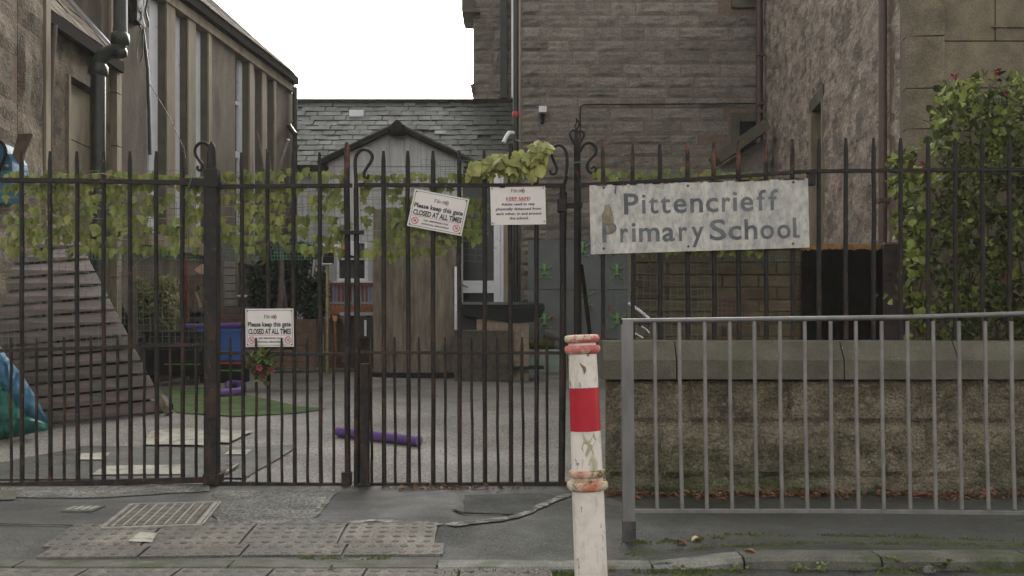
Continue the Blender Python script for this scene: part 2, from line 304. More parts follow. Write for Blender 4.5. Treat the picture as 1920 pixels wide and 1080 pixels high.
# ------------------------------------------------------------------ rough stones (shared meshes)
def rough_block(seed, nx=6, nz=4, amp=.12, edge=.22):
    """unit block: x,z in -.5..+.5, front bulging to -y by <=1, back at y=+1"""
    mb = MB(); vs = []; fs = []
    for j in range(nz + 1):
        for i in range(nx + 1):
            u, w = i / nx, j / nz
            e = min(1, min(u, 1 - u) / edge * 1.0) * min(1, min(w, 1 - w) / (edge * 1.3))
            n = noise.noise(Vector((u * 2.7 + seed * 3.1, w * 2.1, seed * 1.7)))
            y = -(.10 + .90 * e) * max(.2, .6 + .8 * n)
            jx = (noise.noise(Vector((seed, w * 3, 4))) * .015 if i in (0, nx) else 0); jz = (noise.noise(Vector((u * 3, seed, 9))) * .05 if j in (0, nz) else 0)
            vs.append((u - .5 + jx, y, w - .5 + jz))
    for j in range(nz):
        for i in range(nx):
            a = j * (nx + 1) + i; fs.append((a, a + 1, a + nx + 2, a + nx + 1))
    mb.add(vs, fs)
    rim = [i for i in range(nx + 1)] + [(nx + 1) * j + nx for j in range(1, nz + 1)] + [(nx + 1) * nz + i for i in range(nx - 1, -1, -1)] + [(nx + 1) * j for j in range(nz - 1, 0, -1)]
    n = len(rim); rv = [vs[k] for k in rim] + [(vs[k][0], 1, vs[k][2]) for k in rim]
    mb.add(rv, [(k, k + n, (k + 1) % n + n, (k + 1) % n) for k in range(n)])
    return mb
ROUGH = [rough_block(s).mesh('stone') for s in range(8)]
for me in ROUGH: me.materials.append(m_stone)
FLATB = []
for s in range(3):
    me = MB().box(-.5, .5, 0, 1, -.5, .5, None, .0).mesh('block'); FLATB.append(me)
def frontal_courses(parent, name, x0, x1, Y, z0, z1, hmin, hmax, wmin, wmax, proud=.02, gap=.012, meshes=ROUGH, holes=(), quoin=None):
    z = z0; row = 0; cnt = 0
    while z < z1 - .03:
        h = min(U(hmin, hmax), z1 - z)
        x = x0
        if quoin:
            q = quoin[row // 2 % 2]; x += 0
        while x < x1 - .02:
            w = U(wmin, wmax)
            if x + w > x1 - wmin * .5: w = x1 - x
            if not any(x < hx1 and x + w > hx0 and z < hz1 and z + h > hz0 for hx0, hx1, hz0, hz1 in holes):
                inst(name, random.choice(meshes), None, parent, (x + w / 2, Y, z + h / 2), (0, 0, 0), (w - gap, proud * U(.6, 1.3), h - gap)); cnt += 1
            x += w
        z += h; row += 1
    return cnt
# ================================================================== SETTING: ground
def sheet(name, m, x0, x1, y0, y1, nx, ny, zf, kind='structure', parent=None, jit=0):
    mb = MB(); vs = []; fs = []
    for j in range(ny + 1):
        for i in range(nx + 1):
            x = x0 + (x1 - x0) * i / nx; y = y0 + (y1 - y0) * j / ny; vs.append((x, y, zf(x, y)))
    for j in range(ny):
        for i in range(nx):
            a = j * (nx + 1) + i; fs.append((a, a + 1, a + nx + 2, a + nx + 1))
    mb.add(vs, fs, True); return tag(mb.obj(name, m, parent), kind=kind)
def sstep(a, b, x):
    t = max(0, min(1, (x - a) / (b - a))); return t * t * (3 - 2 * t)
def gp(x, y):      # pavement height: dropped at the kerb on the left
    drop = (1 - sstep(.6, 1.15, x)) * (1 - sstep(4.6, 5.25, y)) * .045
    return -drop + .004 * noise.noise(Vector((x * 1.3, y * 1.3, 0)))
sheet('ground', m_tarmac, -250, 250, -60, 600, 4, 4, lambda x, y: -.16)
sheet('road', m_dark, -14, 14, -3, 4.56, 60, 16, lambda x, y: -.052 + .003 * noise.noise(Vector((x * 2, y * 2, 3))))
sheet('pavement', m_tarmac, -9, 9, 4.5, 6.80, 90, 24, gp)
sheet('playground', m_play, -9, 6, 6.80, 26, 60, 60, lambda x, y: gz(y) + .012 * noise.noise(Vector((x * .7, y * .7, 1))))

def blob(name, m, loop, zf, parent=None, kind='structure', lift=.004, ragged=.03, sub=5, seed=0):
    """thin patch from ground points (x,y); edge made ragged"""
    n = len(loop); pts = []
    for i in range(n):
        a, b = Vector(loop[i]), Vector(loop[(i + 1) % n])
        for k in range(sub):
            p = a.lerp(b, k / sub)
            d = (b - a).normalized() if (b - a).length > 0 else Vector((1, 0)); nn = Vector((-d.y, d.x))
            p = p + nn * ragged * noise.noise(Vector((p.x * 9 + seed, p.y * 9, seed)))
            pts.append(p)
    c = sum(pts, Vector((0, 0))) / len(pts)
    # ring subdivision so that it follows the ground
    mb = MB(); R = 5; vs = []; fs = []
    for r in range(1, R + 1):
        for p in pts:
            q = c.lerp(p, r / R); vs.append((q.x, q.y, zf(q.x, q.y) + lift))
    vs.append((c.x, c.y, zf(c.x, c.y) + lift)); N_ = len(pts); ci = len(vs) - 1
    for k in range(N_):
        fs.append((ci, k, (k + 1) % N_))
        for r in range(R - 1): fs.append((r * N_ + k, (r + 1) * N_ + k, (r + 1) * N_ + (k + 1) % N_, r * N_ + (k + 1) % N_))
    mb.add(vs, fs, True); return tag(mb.obj(name, m, parent), kind=kind)
def GY(py):        # distance of pavement point seen at py
    return EYE * F / (py - 640)
def G(px, py, base=0.0):
    Y = (EYE - base) * F / (py - 640); return (X(px, Y), Y)
def PG(px, py):    # playground point
    a = py - 640; Y = (EYE + .06 * 6.75) * F / (a + .06 * F)
    if Y > 19: Y = (EYE - .735) * F / a
    return (X(px, Y), Y)
zplay = lambda x, y: gz(y) + .012 * noise.noise(Vector((x * .7, y * .7, 1)))
blob('worn_tarmac_patch', m_patch, [G(400, 922), G(640, 918), G(610, 950), G(590, 975), G(640, 986), G(410, 990), G(395, 955)], gp, lift=.006, seed=3)
blob('worn_tarmac_patch', m_patch, [G(0, 916), G(250, 912), G(390, 908), G(392, 922), G(200, 934), G(0, 934)], gp, lift=.006, seed=5)
blob('new_tarmac_patch', m_dark, [G(870, 930), G(1010, 925), G(1050, 932), G(1000, 958), G(960, 966), G(870, 962)], gp, lift=.005, seed=8)
blob('old_concrete_edge', m_cope, [G(-20, 920), G(34, 922), G(30, 938), G(-20, 940)], gp, lift=.008, seed=2, ragged=.01)
def ribbon(name, m, pts, w, zf, lift=.008, kind='structure', seed=0, wj=.5):
    P_ = [Vector(p) for p in pts]; fine = []
    for a, b in zip(P_, P_[1:]):
        k = max(2, int((b - a).length / .03))
        for i in range(k): fine.append(a.lerp(b, i / k))
    fine.append(P_[-1]); vs = []; fs = []
    for i, p in enumerate(fine):
        t = (fine[min(i + 1, len(fine) - 1)] - fine[max(i - 1, 0)]).normalized(); nn = Vector((-t.y, t.x))
        ww = w * (1 + wj * noise.noise(Vector((p.x * 8, p.y * 8, seed)))+ wj * .8 * noise.noise(Vector((p.x * 30, p.y * 30, seed + 5)))) / 2
        off = nn * w * .5 * noise.noise(Vector((p.x * 5, p.y * 5, seed + 9)))
        a, b = p + off + nn * ww, p + off - nn * ww
        vs += [(a.x, a.y, zf(a.x, a.y) + lift), (b.x, b.y, zf(b.x, b.y) + lift)]
        if i: fs.append((2 * i - 2, 2 * i - 1, 2 * i + 1, 2 * i))
    return tag(MB().add(vs, fs).obj(name, m), kind=kind)
ribbon('white_mortar_line', m_mortline, [G(648, 984), G(700, 979), G(780, 980), G(828, 985)], .06, gp, seed=1, lift=.008, wj=.9)
ribbon('white_mortar_line', m_mortline, [G(845, 987), G(890, 980), G(960, 972)], .085, gp, seed=2, lift=.008, wj=.9)
ribbon('white_mortar_line', m_mortline, [G(958, 973), G(1000, 958), G(1030, 943), G(1068, 928)], .06, gp, seed=3, wj=.9, lift=.008)
ribbon('white_mortar_line', m_mortline, [G(585, 974), G(597, 955), G(606, 935)], .022, gp, seed=4, wj=.9, lift=.008)
ribbon('tarmac_joint', m_gutter, [G(-40, 985), G(120, 987), G(195, 993), G(360, 990), G(560, 984), G(650, 983)], .018, gp, seed=6, lift=.0075)
ribbon('tarmac_joint', m_gutter, [G(850, 958), G(870, 966), G(940, 967), G(960, 971)], .022, gp, seed=7, lift=.0075)

# kerb: pale flush stones on the left, rising to a step on the right
def kerb_run():
    xs = [-4.2, -3.2, -2.2, -1.25, -.33, .62, 1.02, 1.62, 2.28, 3.2, 4.2]
    for a, b in zip(xs, xs[1:]):
        mb = MB(); n = 10; a_, b_ = a + .005, b - .005; rings = []
        for i in range(n + 1):
            x = a_ + (b_ - a_) * i / n
            top = gp(x, 4.60) + .003 + .004 * noise.noise(Vector((x * 4, 0, 2)))
            yo = 4.44 + .012 * math.sin(x * 2.3); yi = 4.585
            rings.append([(x, yo, -.2), (x, yo, top - .018), (x, yo + .02, top), (x, yi, top + .002), (x, yi, -.2)])
        vs = [v for r in rings for v in r]; fs = []
        for i in range(n):
            for k in range(4): fs.append((i * 5 + k, (i + 1) * 5 + k, (i + 1) * 5 + k + 1, i * 5 + k + 1))
        fs += [(0, 1, 2, 3, 4), tuple(n * 5 + k for k in (4, 3, 2, 1, 0))]
        mb.add(vs, fs)
        tag(mb.obj('kerb_stone', m_kerbpale if (-.5 < a < .9) else m_kerb, None), kind='structure')
kerb_run()

# tactile slabs, each with studs
def tactile(cx, cy, w, d, rot, zf, m=m_tact, flatbars=False):
    R = Matrix.Rotation(rot, 3, 'Z')
    def pt(u, v, h=0):
        q = R @ Vector((u, v, 0)); x, y = cx + q.x, cy + q.y; return (x, y, zf(x, y) + h)
    mb = MB(); t = .010; g = .004; n = 4; vs = []; fs = []
    for j in range(n + 1):
        for i in range(n + 1): vs.append(pt((i / n - .5) * (w - 2 * g), (j / n - .5) * (d - 2 * g), t))
    for j in range(n):
        for i in range(n):
            a = j * (n + 1) + i; fs.append((a, a + 1, a + n + 2, a + n + 1))
    mb.add(vs, fs)
    cs = [(-.5, -.5), (.5, -.5), (.5, .5), (-.5, .5)]
    tv = [pt(a * (w - 2 * g), b * (d - 2 * g), t) for a, b in cs]; bv = [pt(a * (w - 2 * g), b * (d - 2 * g), -.03) for a, b in cs]
    mb.add(tv + bv, [(k + 4, (k + 1) % 4 + 4, (k + 1) % 4, k) for k in range(4)])
    o = tag(mb.obj('paving_slab', m), kind='structure')
    sb = MB(); k = 6 if not flatbars else 5; kk = max(2, int(round(d / (w / k))))
    for i in range(k):
        for j in range(kk):
            u, v = ((i + .5) / k - .5) * w, ((j + .5) / kk - .5) * d
            if flatbars: hw, hd = w / k * .30, d / kk * .34
            else: hw, hd = w / k * .24, d / kk * .24
            s_ = 8; top = []; bot = []
            for q in range(s_):
                a = 2 * math.pi * q / s_; bot.append(pt(u + hw * math.cos(a) * 1.25, v + hd * math.sin(a) * 1.25, t - .001)); top.append(pt(u + hw * .75 * math.cos(a), v + hd * .75 * math.sin(a), t + .0038))
            sb.add(bot + top, [(q, (q + 1) % s_, (q + 1) % s_ + s_, q + s_) for q in range(s_)] + [tuple(range(s_, 2 * s_))], False)
    tag(sb.obj('stud', m_blis, o), kind='stuff')
    return o
rotS = math.radians(5)
for r, (yc, dd) in enumerate([(5.02, .42), (4.735, .20)]):
    for c in range(4):
        cxx = -1.98 + .468 * c + (-.0 if r else -.03) + (.035 if r == 0 else 0) * 0
        tactile(cxx - .09 * (5.02 - yc) * -1.0, yc + .012 * c, .462, dd - .008, rotS * .3, gp)
for c in range(6): tactile(-2.05 + .405 * c, 4.335, .40, .19, 0, lambda x, y: -.052, m=m_tact, flatbars=True)
blob('small_cover_plate', m_conc, [G(240, 1010), G(285, 1011), G(295, 1000), G(262, 999)], gp, lift=.016, ragged=.002)
# inspection cover with grid of studs
def cover():
    a, b, c_, d = [Vector((*G(*p), 0)) for p in ((190, 993), (380, 988), (414, 945), (245, 950))]
    t = thing('inspection_cover', (-1.9, 5.5, 0), 'rusty steel inspection cover set in the pavement before the gates, ridged in slanting rows', 'drain cover')
    def q(u, v, h=0):
        p = a.lerp(b, u).lerp(d.lerp(c_, u), v); return Vector((p.x, p.y, gp(p.x, p.y) + h))
    base = MB(); base.add([q(0, 0, .010), q(1, 0, .010), q(1, 1, .010), q(0, 1, .010)], [(0, 1, 2, 3)]); base.obj('cover_plate', flat('dark_cover_iron', (.07, .062, .055), .6, v=.3), t)
    mf = flat('pale_cover_iron', (.26, .25, .22), .5, v=.25)
    def bar(u0, u1, v0, v1, name='frame_bar'):
        mb = MB(); w_ = [q(u0, v0, .018), q(u1, v0, .018), q(u1, v1, .018), q(u0, v1, .018)]; l_ = [q(u0, v0, 0), q(u1, v0, 0), q(u1, v1, 0), q(u0, v1, 0)]
        mb.add(w_ + l_, [(0, 1, 2, 3)] + [(k + 4, (k + 1) % 4 + 4, (k + 1) % 4, k) for k in range(4)]); mb.obj(name, mf, t)
    bar(0, 1, -.03, .0); bar(0, 1, .985, 1.01); bar(-.012, .01, 0, .985); bar(.02, .035, .02, .96); bar(.99, 1.01, 0, .985); bar(.93, .975, .02, .96)
    for i in range(8): bar(.085 + i * .103, .11 + i * .103, .03, .95, 'rib')
    st = MB()
    for i in range(8):
        for j in range(13):
            u, v = .115 + i * .103, .05 + j * .069
            w_ = [q(u, v, .016), q(u + .06, v, .016), q(u + .06, v + .035, .016), q(u, v + .035, .016)]; l_ = [p - Vector((0, 0, .01)) for p in w_]
            st.add(w_ + l_, [(0, 1, 2, 3)] + [(k + 4, (k + 1) % 4 + 4, (k + 1) % 4, k) for k in range(4)])
    tag(st.obj('stud', flat('cover_stud_iron', (.15, .135, .115), .6, v=.4), t), kind='stuff')
cover()
t = thing('stopcock_cover', (X(150, 5.6), 5.6, 0), 'small square mossy stopcock lid in the pavement left of the large drain cover', 'drain cover')
bx('lid', m_kerb, t, *[X(125, 5.7), X(183, 5.7)], 5.62, 5.80, .0, .010)
for k in range(4): bx('rib', m_conc, t, X(130, 5.7) + k * .04, X(130, 5.7) + .022 + k * .04, 5.65, 5.77, .010, .014)

# moss strips and weeds
def moss(name, pts, w, z0, seed, h=.014):
    mb = MB(); P_ = [Vector(p) for p in pts]
    for a, b in zip(P_, P_[1:]):
        k = int((b - a).length / .012) + 1
        for i in range(k):
            p = a.lerp(b, i / k)
            for q in range(5):
                x = p.x + random.gauss(0, .006); y = p.y + random.gauss(0, w * .32); s_ = U(.004, .011)
                if noise.noise(Vector((x * 3.1, y * 14, seed))) + .5 * noise.noise(Vector((x * 14, y * 25, seed))) < .02: continue
                z = z0(x, y); hh = h * U(.4, 1)
                mb.add([(x - s_, y - s_, z), (x + s_, y - s_, z), (x, y + s_, z), (x, y, z + hh)], [(0, 1, 3), (1, 2, 3), (2, 0, 3)])
    return tag(mb.obj(name, m_moss), kind='stuff')
moss('moss', [(X(1190, 4.9), 4.91), (X(1450, 4.9), 4.97), (X(1920, 4.9), 4.86)], .07, gp, 1)
moss('moss', [(X(1180, 4.7), 4.74), (X(1400, 4.7), 4.76), (X(1920, 4.75), 4.73)], .08, gp, 2, .008)
moss('moss', [(X(810, 4.4), 4.36), (X(1180, 4.4), 4.36), (X(1330, 4.4), 4.40)], .10, lambda x, y: -.052, 3, .02)
moss('moss', [(X(560, 4.6), 4.64), (X(730, 4.6), 4.64)], .04, gp, 4, .01)
moss('moss', [(X(1290, 4.4), 4.41), (X(1920, 4.4), 4.40)], .05, lambda x, y: -.052, 7, .012)
def leaf_mb(mb, p, L, W, yaw, pitch, roll=0, curl=.2):
    M = Matrix.Translation(p) @ Matrix.Rotation(yaw, 4, 'Z') @ Matrix.Rotation(pitch, 4, 'X') @ Matrix.Rotation(roll, 4, 'Y')
    vs = [(0, 0, 0), (W * .5, L * .35, curl * W * .4), (W * .38, L * .72, curl * W * .2), (0, L, -curl * L * .3), (-W * .38, L * .72, curl * W * .2), (-W * .5, L * .35, curl * W * .4), (0, L * .5, 0)]
    mb.add([M @ Vector(v) for v in vs], [(0, 1, 6), (1, 2, 6), (2, 3, 6), (3, 4, 6), (4, 5, 6), (5, 0, 6)])
for i, (px, py, s_, d) in enumerate([(1495, 1057, .05, 'the kerb face, leftmost sprig of the three at the gutter'), (1540, 1056, .055, 'the kerb face, second sprig from the left'), (1608, 1062, .045, 'the gutter, third sprig from the left'), (1650, 1066, .04, 'the gutter, low fourth sprig from the left'), (1775, 1062, .08, 'the gutter beside a stone, largest of the sprigs'), (1812, 1061, .04, 'the gutter just right of the largest sprig'), (1676, 1036, .05, 'the joint between the two raised kerb stones'), (1275, 1060, .05, 'the gutter just right of the bollard foot'), (1385, 1062, .05, 'the gutter below the start of the raised kerb'),
                                 (622, 1048, .04, 'the pale kerb edge left of the bollard'), (1715, 1062, .035, 'the gutter between the kerb joint and the largest sprig')]):
    Y = 4.40 if py > 1040 else 4.435; x = X(px, Y)
    mb = MB()
    for k in range(22): leaf_mb(mb, Vector((x + random.gauss(0, s_ * .35), Y + random.gauss(0, s_ * .15), -.05 + (0.03 if py < 1040 else 0) + U(.0, s_ * .6))), s_ * .36, s_ * .3, U(0, 6.3), U(-.3, .9))
    o = mb.obj('weed', m_bush, None, center=True); tag(o, 'small green weed sprouting from ' + d, 'weed', 'weeds along the kerb')
t = MB(); t.lathe([(0, .0), (.004, .02), (.02, .028), (.035, .018), (.04, .002)], (X(1742, 4.36), 4.36, -.055), (X(1742, 4.36), 4.36, .02), 9)
tag(t.obj('stone', m_patch, None, center=True), 'small grey stone lying in the gutter beside a weed', 'stone')

# dead leaves at the foot of the wall and on the pavement
lf = MB(); leaf_mb(lf, Vector((0, 0, 0)), .055, .03, 0, .1, 0, .9); LM = lf.mesh('dead_leaf'); LM.materials.append(m_litter)
lt = MB()
for k in range(900):
    x = U(.5, 4.0); dens = .5 + .5 * noise.noise(Vector((x * 2.5, 0, 4)))
    if random.random() > .25 + dens: continue
    leaf_mb(lt, Vector((x, 6.27 - abs(random.gauss(0, .09)), .004 + U(0, .02))), U(.03, .07), U(.012, .028), U(0, 6.3), U(-.3, .5), U(-.6, .6), .8)
for k in range(120): leaf_mb(lt, Vector((X(830, 6.5) + random.gauss(0, .22), 6.55 - abs(random.gauss(0, .06)), .004 + U(0, .015))), U(.02, .05), U(.01, .025), U(0, 6.3), U(-.3, .5), U(-.6, .6), .8)
tag(lt.obj('leaf_litter', m_litter), kind='stuff')
for px, py, d in [(1360, 925, 'at the wall foot behind the guardrail, left of centre'), (1745, 918, 'at the wall foot behind the right part of the guardrail'), (1315, 1008, 'on the moss strip near the guardrail post'), (1395, 1035, 'on top of the low kerb'), (1268, 1010, 'on the tarmac just right of the guardrail post')]:
    x, y = G(px, py); mb = MB(); leaf_mb(mb, Vector((x, y, gp(x, y) + .006)), .06, .04, U(0, 6), .1, 0, .8)
    tag(mb.obj('dead_leaf', m_palel if py < 930 or px == 1315 else m_litter, None, center=True), 'dead leaf lying ' + d, 'leaf', 'dead leaves on the pavement')

# ================================================================== playground ground features
blob('pale_concrete_patch', m_conc, [PG(265, 838), PG(285, 812), PG(330, 807), PG(475, 811), PG(430, 834), PG(385, 832), PG(380, 838)], zplay, lift=.02, seed=1)
blob('pale_concrete_patch', m_conc, [PG(148, 866), PG(152, 854), PG(206, 853), PG(196, 866)], zplay, lift=.02, ragged=.004)
blob('pale_concrete_patch', m_conc, [PG(165, 896), PG(200, 878), PG(345, 874), PG(340, 893)], zplay, lift=.02)
blob('pale_concrete_patch', m_conc, [PG(420, 855), PG(432, 847), PG(472, 846), PG(462, 855)], zplay, lift=.02, ragged=.004)
blob('dark_tarmac_patch', m_tarmac, [PG(-60, 880), PG(160, 838), PG(380, 842), PG(560, 836), PG(520, 862), PG(460, 898), PG(300, 900), PG(-60, 904)], zplay, lift=.012, seed=4)
blob('white_line', m_mortline, [PG(515, 699), PG(515, 691), PG(700, 688), PG(700, 696)], zplay, lift=.02, ragged=.01)
blob('grass_patch', m_grass, [PG(300, 730), PG(372, 726), PG(440, 738), PG(560, 762), PG(612, 768), PG(560, 775), PG(440, 782), PG(330, 776), PG(316, 745)], zplay, lift=.010, kind='structure', seed=6)
# grid in playground by gate
t = thing('drain_grate', (X(415, 7.3), 7.3, .03), 'pale slatted drain grate just inside the gates beside the thick post', 'drain cover')
for k in range(6):
    a, b = PG(388 + k * 3, 879 + k * 2.0), PG(440 - k * 3, 878 + k * 2.2)
    mb = MB(); mb.beam((a[0], a[1], zplay(*a) + .03), (b[0], b[1], zplay(*b) + .03), .014, .012); mb.obj('bar', m_conc, t)
a, b = PG(384, 892), PG(402, 877); MB().beam((a[0], a[1], zplay(*a) + .03), (b[0], b[1], zplay(*b) + .03), .02, .012).obj('frame_bar', m_conc, t)
a, b = PG(424, 892), PG(446, 877); MB().beam((a[0], a[1], zplay(*a) + .03), (b[0], b[1], zplay(*b) + .03), .02, .012).obj('frame_bar', m_conc, t)

# ================================================================== BUILDING: left hall
hall = thing('school_hall', (-4.9, 12, 0), 'brown harled hall on the left with tall narrow windows between tan mullions', 'building')
def hx(Y): return -4.86 + .126 * (Y - 12)
HU = Vector((.126, 1, 0)).normalized(); HN = Vector((HU.y, -HU.x, 0))      # HN faces the yard (+x)
def hwall(name, m, Y0, Y1, z0, z1, front=0.0, depth=.3, ch=0):
    """piece of the hall wall, front face proud by front, going back by depth"""
    a, b = Vector((hx(Y0), Y0, 0)), Vector((hx(Y1), Y1, 0)); L = (b - a).length
    M = Matrix.Translation(a) @ Matrix(((HU.x, -HN.x, 0, 0), (HU.y, -HN.y, 0, 0), (0, 0, 1, 0), (0, 0, 0, 1)))
    return MB().box(0, L, -front, depth, z0, z1, M, ch).obj(name, m, hall)
SOF = 5.5; SILL = 2.36
# wall ranges along the side: solid harling; bays with openings
solid = [(12.0, 13.10), (14.96, 15.97), (17.62, 18.6)]
for a, b in solid: hwall('wall', m_harl, a, b, -.2, SOF, 0, .35)
hwall('wall', m_harl, 13.10, 14.96, -.2, SILL - .17, 0, .35); hwall('wall', m_harl, 15.97, 17.62, -.2, SILL - .17, 0, .35)
hwall('sill', m_tan, 13.05, 15.0, SILL - .17, SILL, .06, .35); hwall('sill', m_tan, 15.93, 17.66, SILL - .17, SILL, .06, .35)
hwall('mullion', m_tan, 12.16, 12.40, -.2, SOF - .002, .035, .1)
for a, b in ((13.60, 13.85), (14.25, 14.49), (14.92, 15.03), (16.49, 16.66), (17.04, 17.22), (17.60, 17.70)):
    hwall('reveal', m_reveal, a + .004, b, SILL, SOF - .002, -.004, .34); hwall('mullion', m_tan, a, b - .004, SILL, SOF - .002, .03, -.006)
for (a, b, st) in ((13.10, 13.60, .24), (13.85, 14.25, .17), (14.49, 14.92, .17), (15.97, 16.49, .14), (16.66, 17.04, .14), (17.22, 17.60, .1)):
    w = hwall('window', m_glass, a, b, SILL, SOF - .004, -.145, .16)
    f = MB()
    def fr(y0, y1, z0, z1, fro=-.10, dep=.142):
        A, B = Vector((hx(y0), y0, 0)), Vector((hx(y1), y1, 0)); Lq = (B - A).length
        M = Matrix.Translation(A) @ Matrix(((HU.x, -HN.x, 0, 0), (HU.y, -HN.y, 0, 0), (0, 0, 1, 0), (0, 0, 0, 1)))
        f.box(0, Lq, -fro, dep, z0, z1, M)
    fr(a + .003, a + .06, SILL + .003, SOF - .006); fr(b - st, b - .003, SILL + .003, SOF - .006)
    for zz in (SILL + .01, 3.1, 3.9, 4.75): fr(a + .06, b - st, zz, zz + (.10 if zz == 3.9 else .05))
    f.obj('window_frame', m_white, w)
# cornice, gutter, roof
hwall('cornice', m_tan, 11.9, 18.55, SOF, SOF + .14, .05, .35)
hwall('gutter', m_gutter, 11.9, 18.60, SOF + .16, SOF + .28, .12, .0)
hwall('soffit', m_gutter, 11.9, 18.55, SOF + .14, SOF + .16, .08, .35)
rf = MB(); e0, e1 = Vector((hx(11.9), 11.9, SOF + .25)) + HN * .10, Vector((hx(18.6), 18.6, SOF + .25)) + HN * .10
up = -HN * 1.6 + Vector((0, 0, 1.45))
rf.prism([e0, e1, e1 + up, e0 + up], Vector((0, 0, .05))); roof = rf.obj('roof', m_gutter, hall)
k = 0; L = (e1 - e0).length
SLT = MB().box(-.5, .5, 0, 1, 0, 1).mesh('slate'); SLT.materials.append(m_slate)
rz = math.atan2(HU.y, HU.x)
SLH = SLT.copy(); SLH.materials.clear(); SLH.materials.append(m_slaterough)
for r in range(3):
    n = 30
    for i in range(n):
        c = e0.lerp(e1, (i + .5 + (.5 if r % 2 else 0)) / (n + 1)) + up * (r * .085 - .02) + Vector((0, 0, .055 + U(0, .012)))
        o = inst('slate', SLH, None, roof, c, (0, 0, 0), (L / n * .96, .26, .012))
        M = Matrix((( HU.x, up.normalized().x, 0), (HU.y, up.normalized().y, 0), (0, up.normalized().z, 0))); zc = HU.cross(up.normalized()); M.col[2] = zc
        o.rotation_euler = M.to_euler()
# end corner downpipe + bracket at px 545
MB().tube([(hx(18.62) + .05, 18.55, .7), (hx(18.62) + .05, 18.55, 5.6)], .045).obj('downpipe', m_pipe, hall)
mb = MB(); q0 = P(535, 262, 18.3); mb.tube([P(541, 235, 18.3), P(549, 247, 18.3), P(553, 252, 18.2)], .05); mb.obj('pipe_bend', m_pipe, hall)
# frontal gable return wall above the porch, with the flashing
fw = MB(); fw.box(X(85, 12), hx(12.0) + .0, 12.0, 12.3, -.2, 6.6); fw.obj('gable_wall', m_harl, hall)
# bundle of cables at the top
for k in range(3):
    pts = [P(262 + k * 7 + 3 * math.sin(i * 1.3 + k), i * 11 - 4, 12.75 + .02 * math.sin(i * 2.1 + k)) for i in range(6)]
    MB().tube(pts, .012, 6).obj('cable', m_white if k == 1 else m_pipe, hall)
MB().tube([P(265, 50, 12.7), P(258, 80, 12.7), P(256, 105, 12.7), P(262, 117, 12.7), P(268, 100, 12.7), P(268, 65, 12.7)], .007, 6).obj('cable', m_pipe, hall)
MB().tube([P(268, 55, 13.0), P(277, 130, 13.0), P(279, 200, 13.0), P(281, 290, 13.0)], .022, 6).obj('cable', m_pipe, hall)
MB().box(X(254, 12.8), X(268, 12.8), 12.6, 12.8, Z(48, 12.8), Z(-5, 12.8)).obj('junction_box', m_darkplast, hall)
MB().tube([P(277, 150, 13.0), P(300, 190, 13.1), P(318, 220, 13.3), P(345, 280, 13.5), P(352, 320, 13.5)], .005, 5).obj('cable', m_black, hall)

# ------------------------------------------------------------------ left porch and near block
por = thing('stone_porch', (-4.7, 11, 0), 'small stone porch on the left with slate lean-to roof above a narrow blocked window', 'building')
EA = 4.18
def pwall(name, m, Y0, Y1, z0, z1, fx, dep=.3): return MB().box(fx - dep, fx, Y0, Y1, z0, z1).obj(name, m, por)
pX = lambda Y: -4.70
pwall('wall', m_left, 10.10, 10.75, -.2, EA, -4.70); pwall('wall', m_left, 11.55, 12.0, -.2, EA, -4.70)
pwall('wall', m_left, 10.75, 11.55, 3.78, EA, -4.70); pwall('wall', m_left, 10.75, 11.55, -.2, 1.5, -4.70)
zz = 1.5
for h in (.6, .5, .55, .61):
    pwall('stone', m_tan, 10.77, 11.53, zz, zz + h - .012, -4.79, .25); zz += h
pwall('jamb', m_tan, 10.72, 10.77, 1.5, 3.78, -4.685, .1); pwall('jamb', m_tan, 11.50, 11.56, 1.5, 3.78, -4.685, .1)
pr = MB(); a, b = Vector((-4.62, 10.06, EA + .01)), Vector((-4.62, 11.98, EA + .01)); upv = Vector((-1.35, 0, 1.5))
pr.prism([a, b, b + upv, a + upv], (0, 0, .05)); proof = pr.obj('roof', m_slaterough, por)
SLR = SLT.copy(); SLR.materials.clear(); SLR.materials.append(m_slaterough)
un = upv.normalized()
for r in range(7):
    for i in range(7):
        c = a.lerp(b, (i + .5 + (.4 if r % 2 else 0)) / 7.4) + upv * (r * .13 - .01) + Vector((.01, 0, .062 + U(0, .02)))
        o = inst('slate', SLR, None, proof, c, (0, 0, 0), (.27, .30, .02))
        M = Matrix(((0, un.x, 0), (1, un.y, 0), (0, un.z, 0))); M.col[2] = Vector((0, 1, 0)).cross(un); o.rotation_euler = M.to_euler()
MB().box(-4.66, -4.585, 10.06, 11.98, EA - .06, EA + .065).obj('gutter', m_gutter, por)
MB().beam(b + Vector((.02, -.06, .11)), b + upv + Vector((.02, -.06, .11)), .03, .13).obj('flashing', m_lead, por)
MB().tube([(-4.59, 10.17, EA - .05), (-4.62, 10.17, EA - .4), (-4.64, 10.17, 3.2), (-4.64, 10.17, 0)], .03).obj('downpipe', m_brownpipe, por)
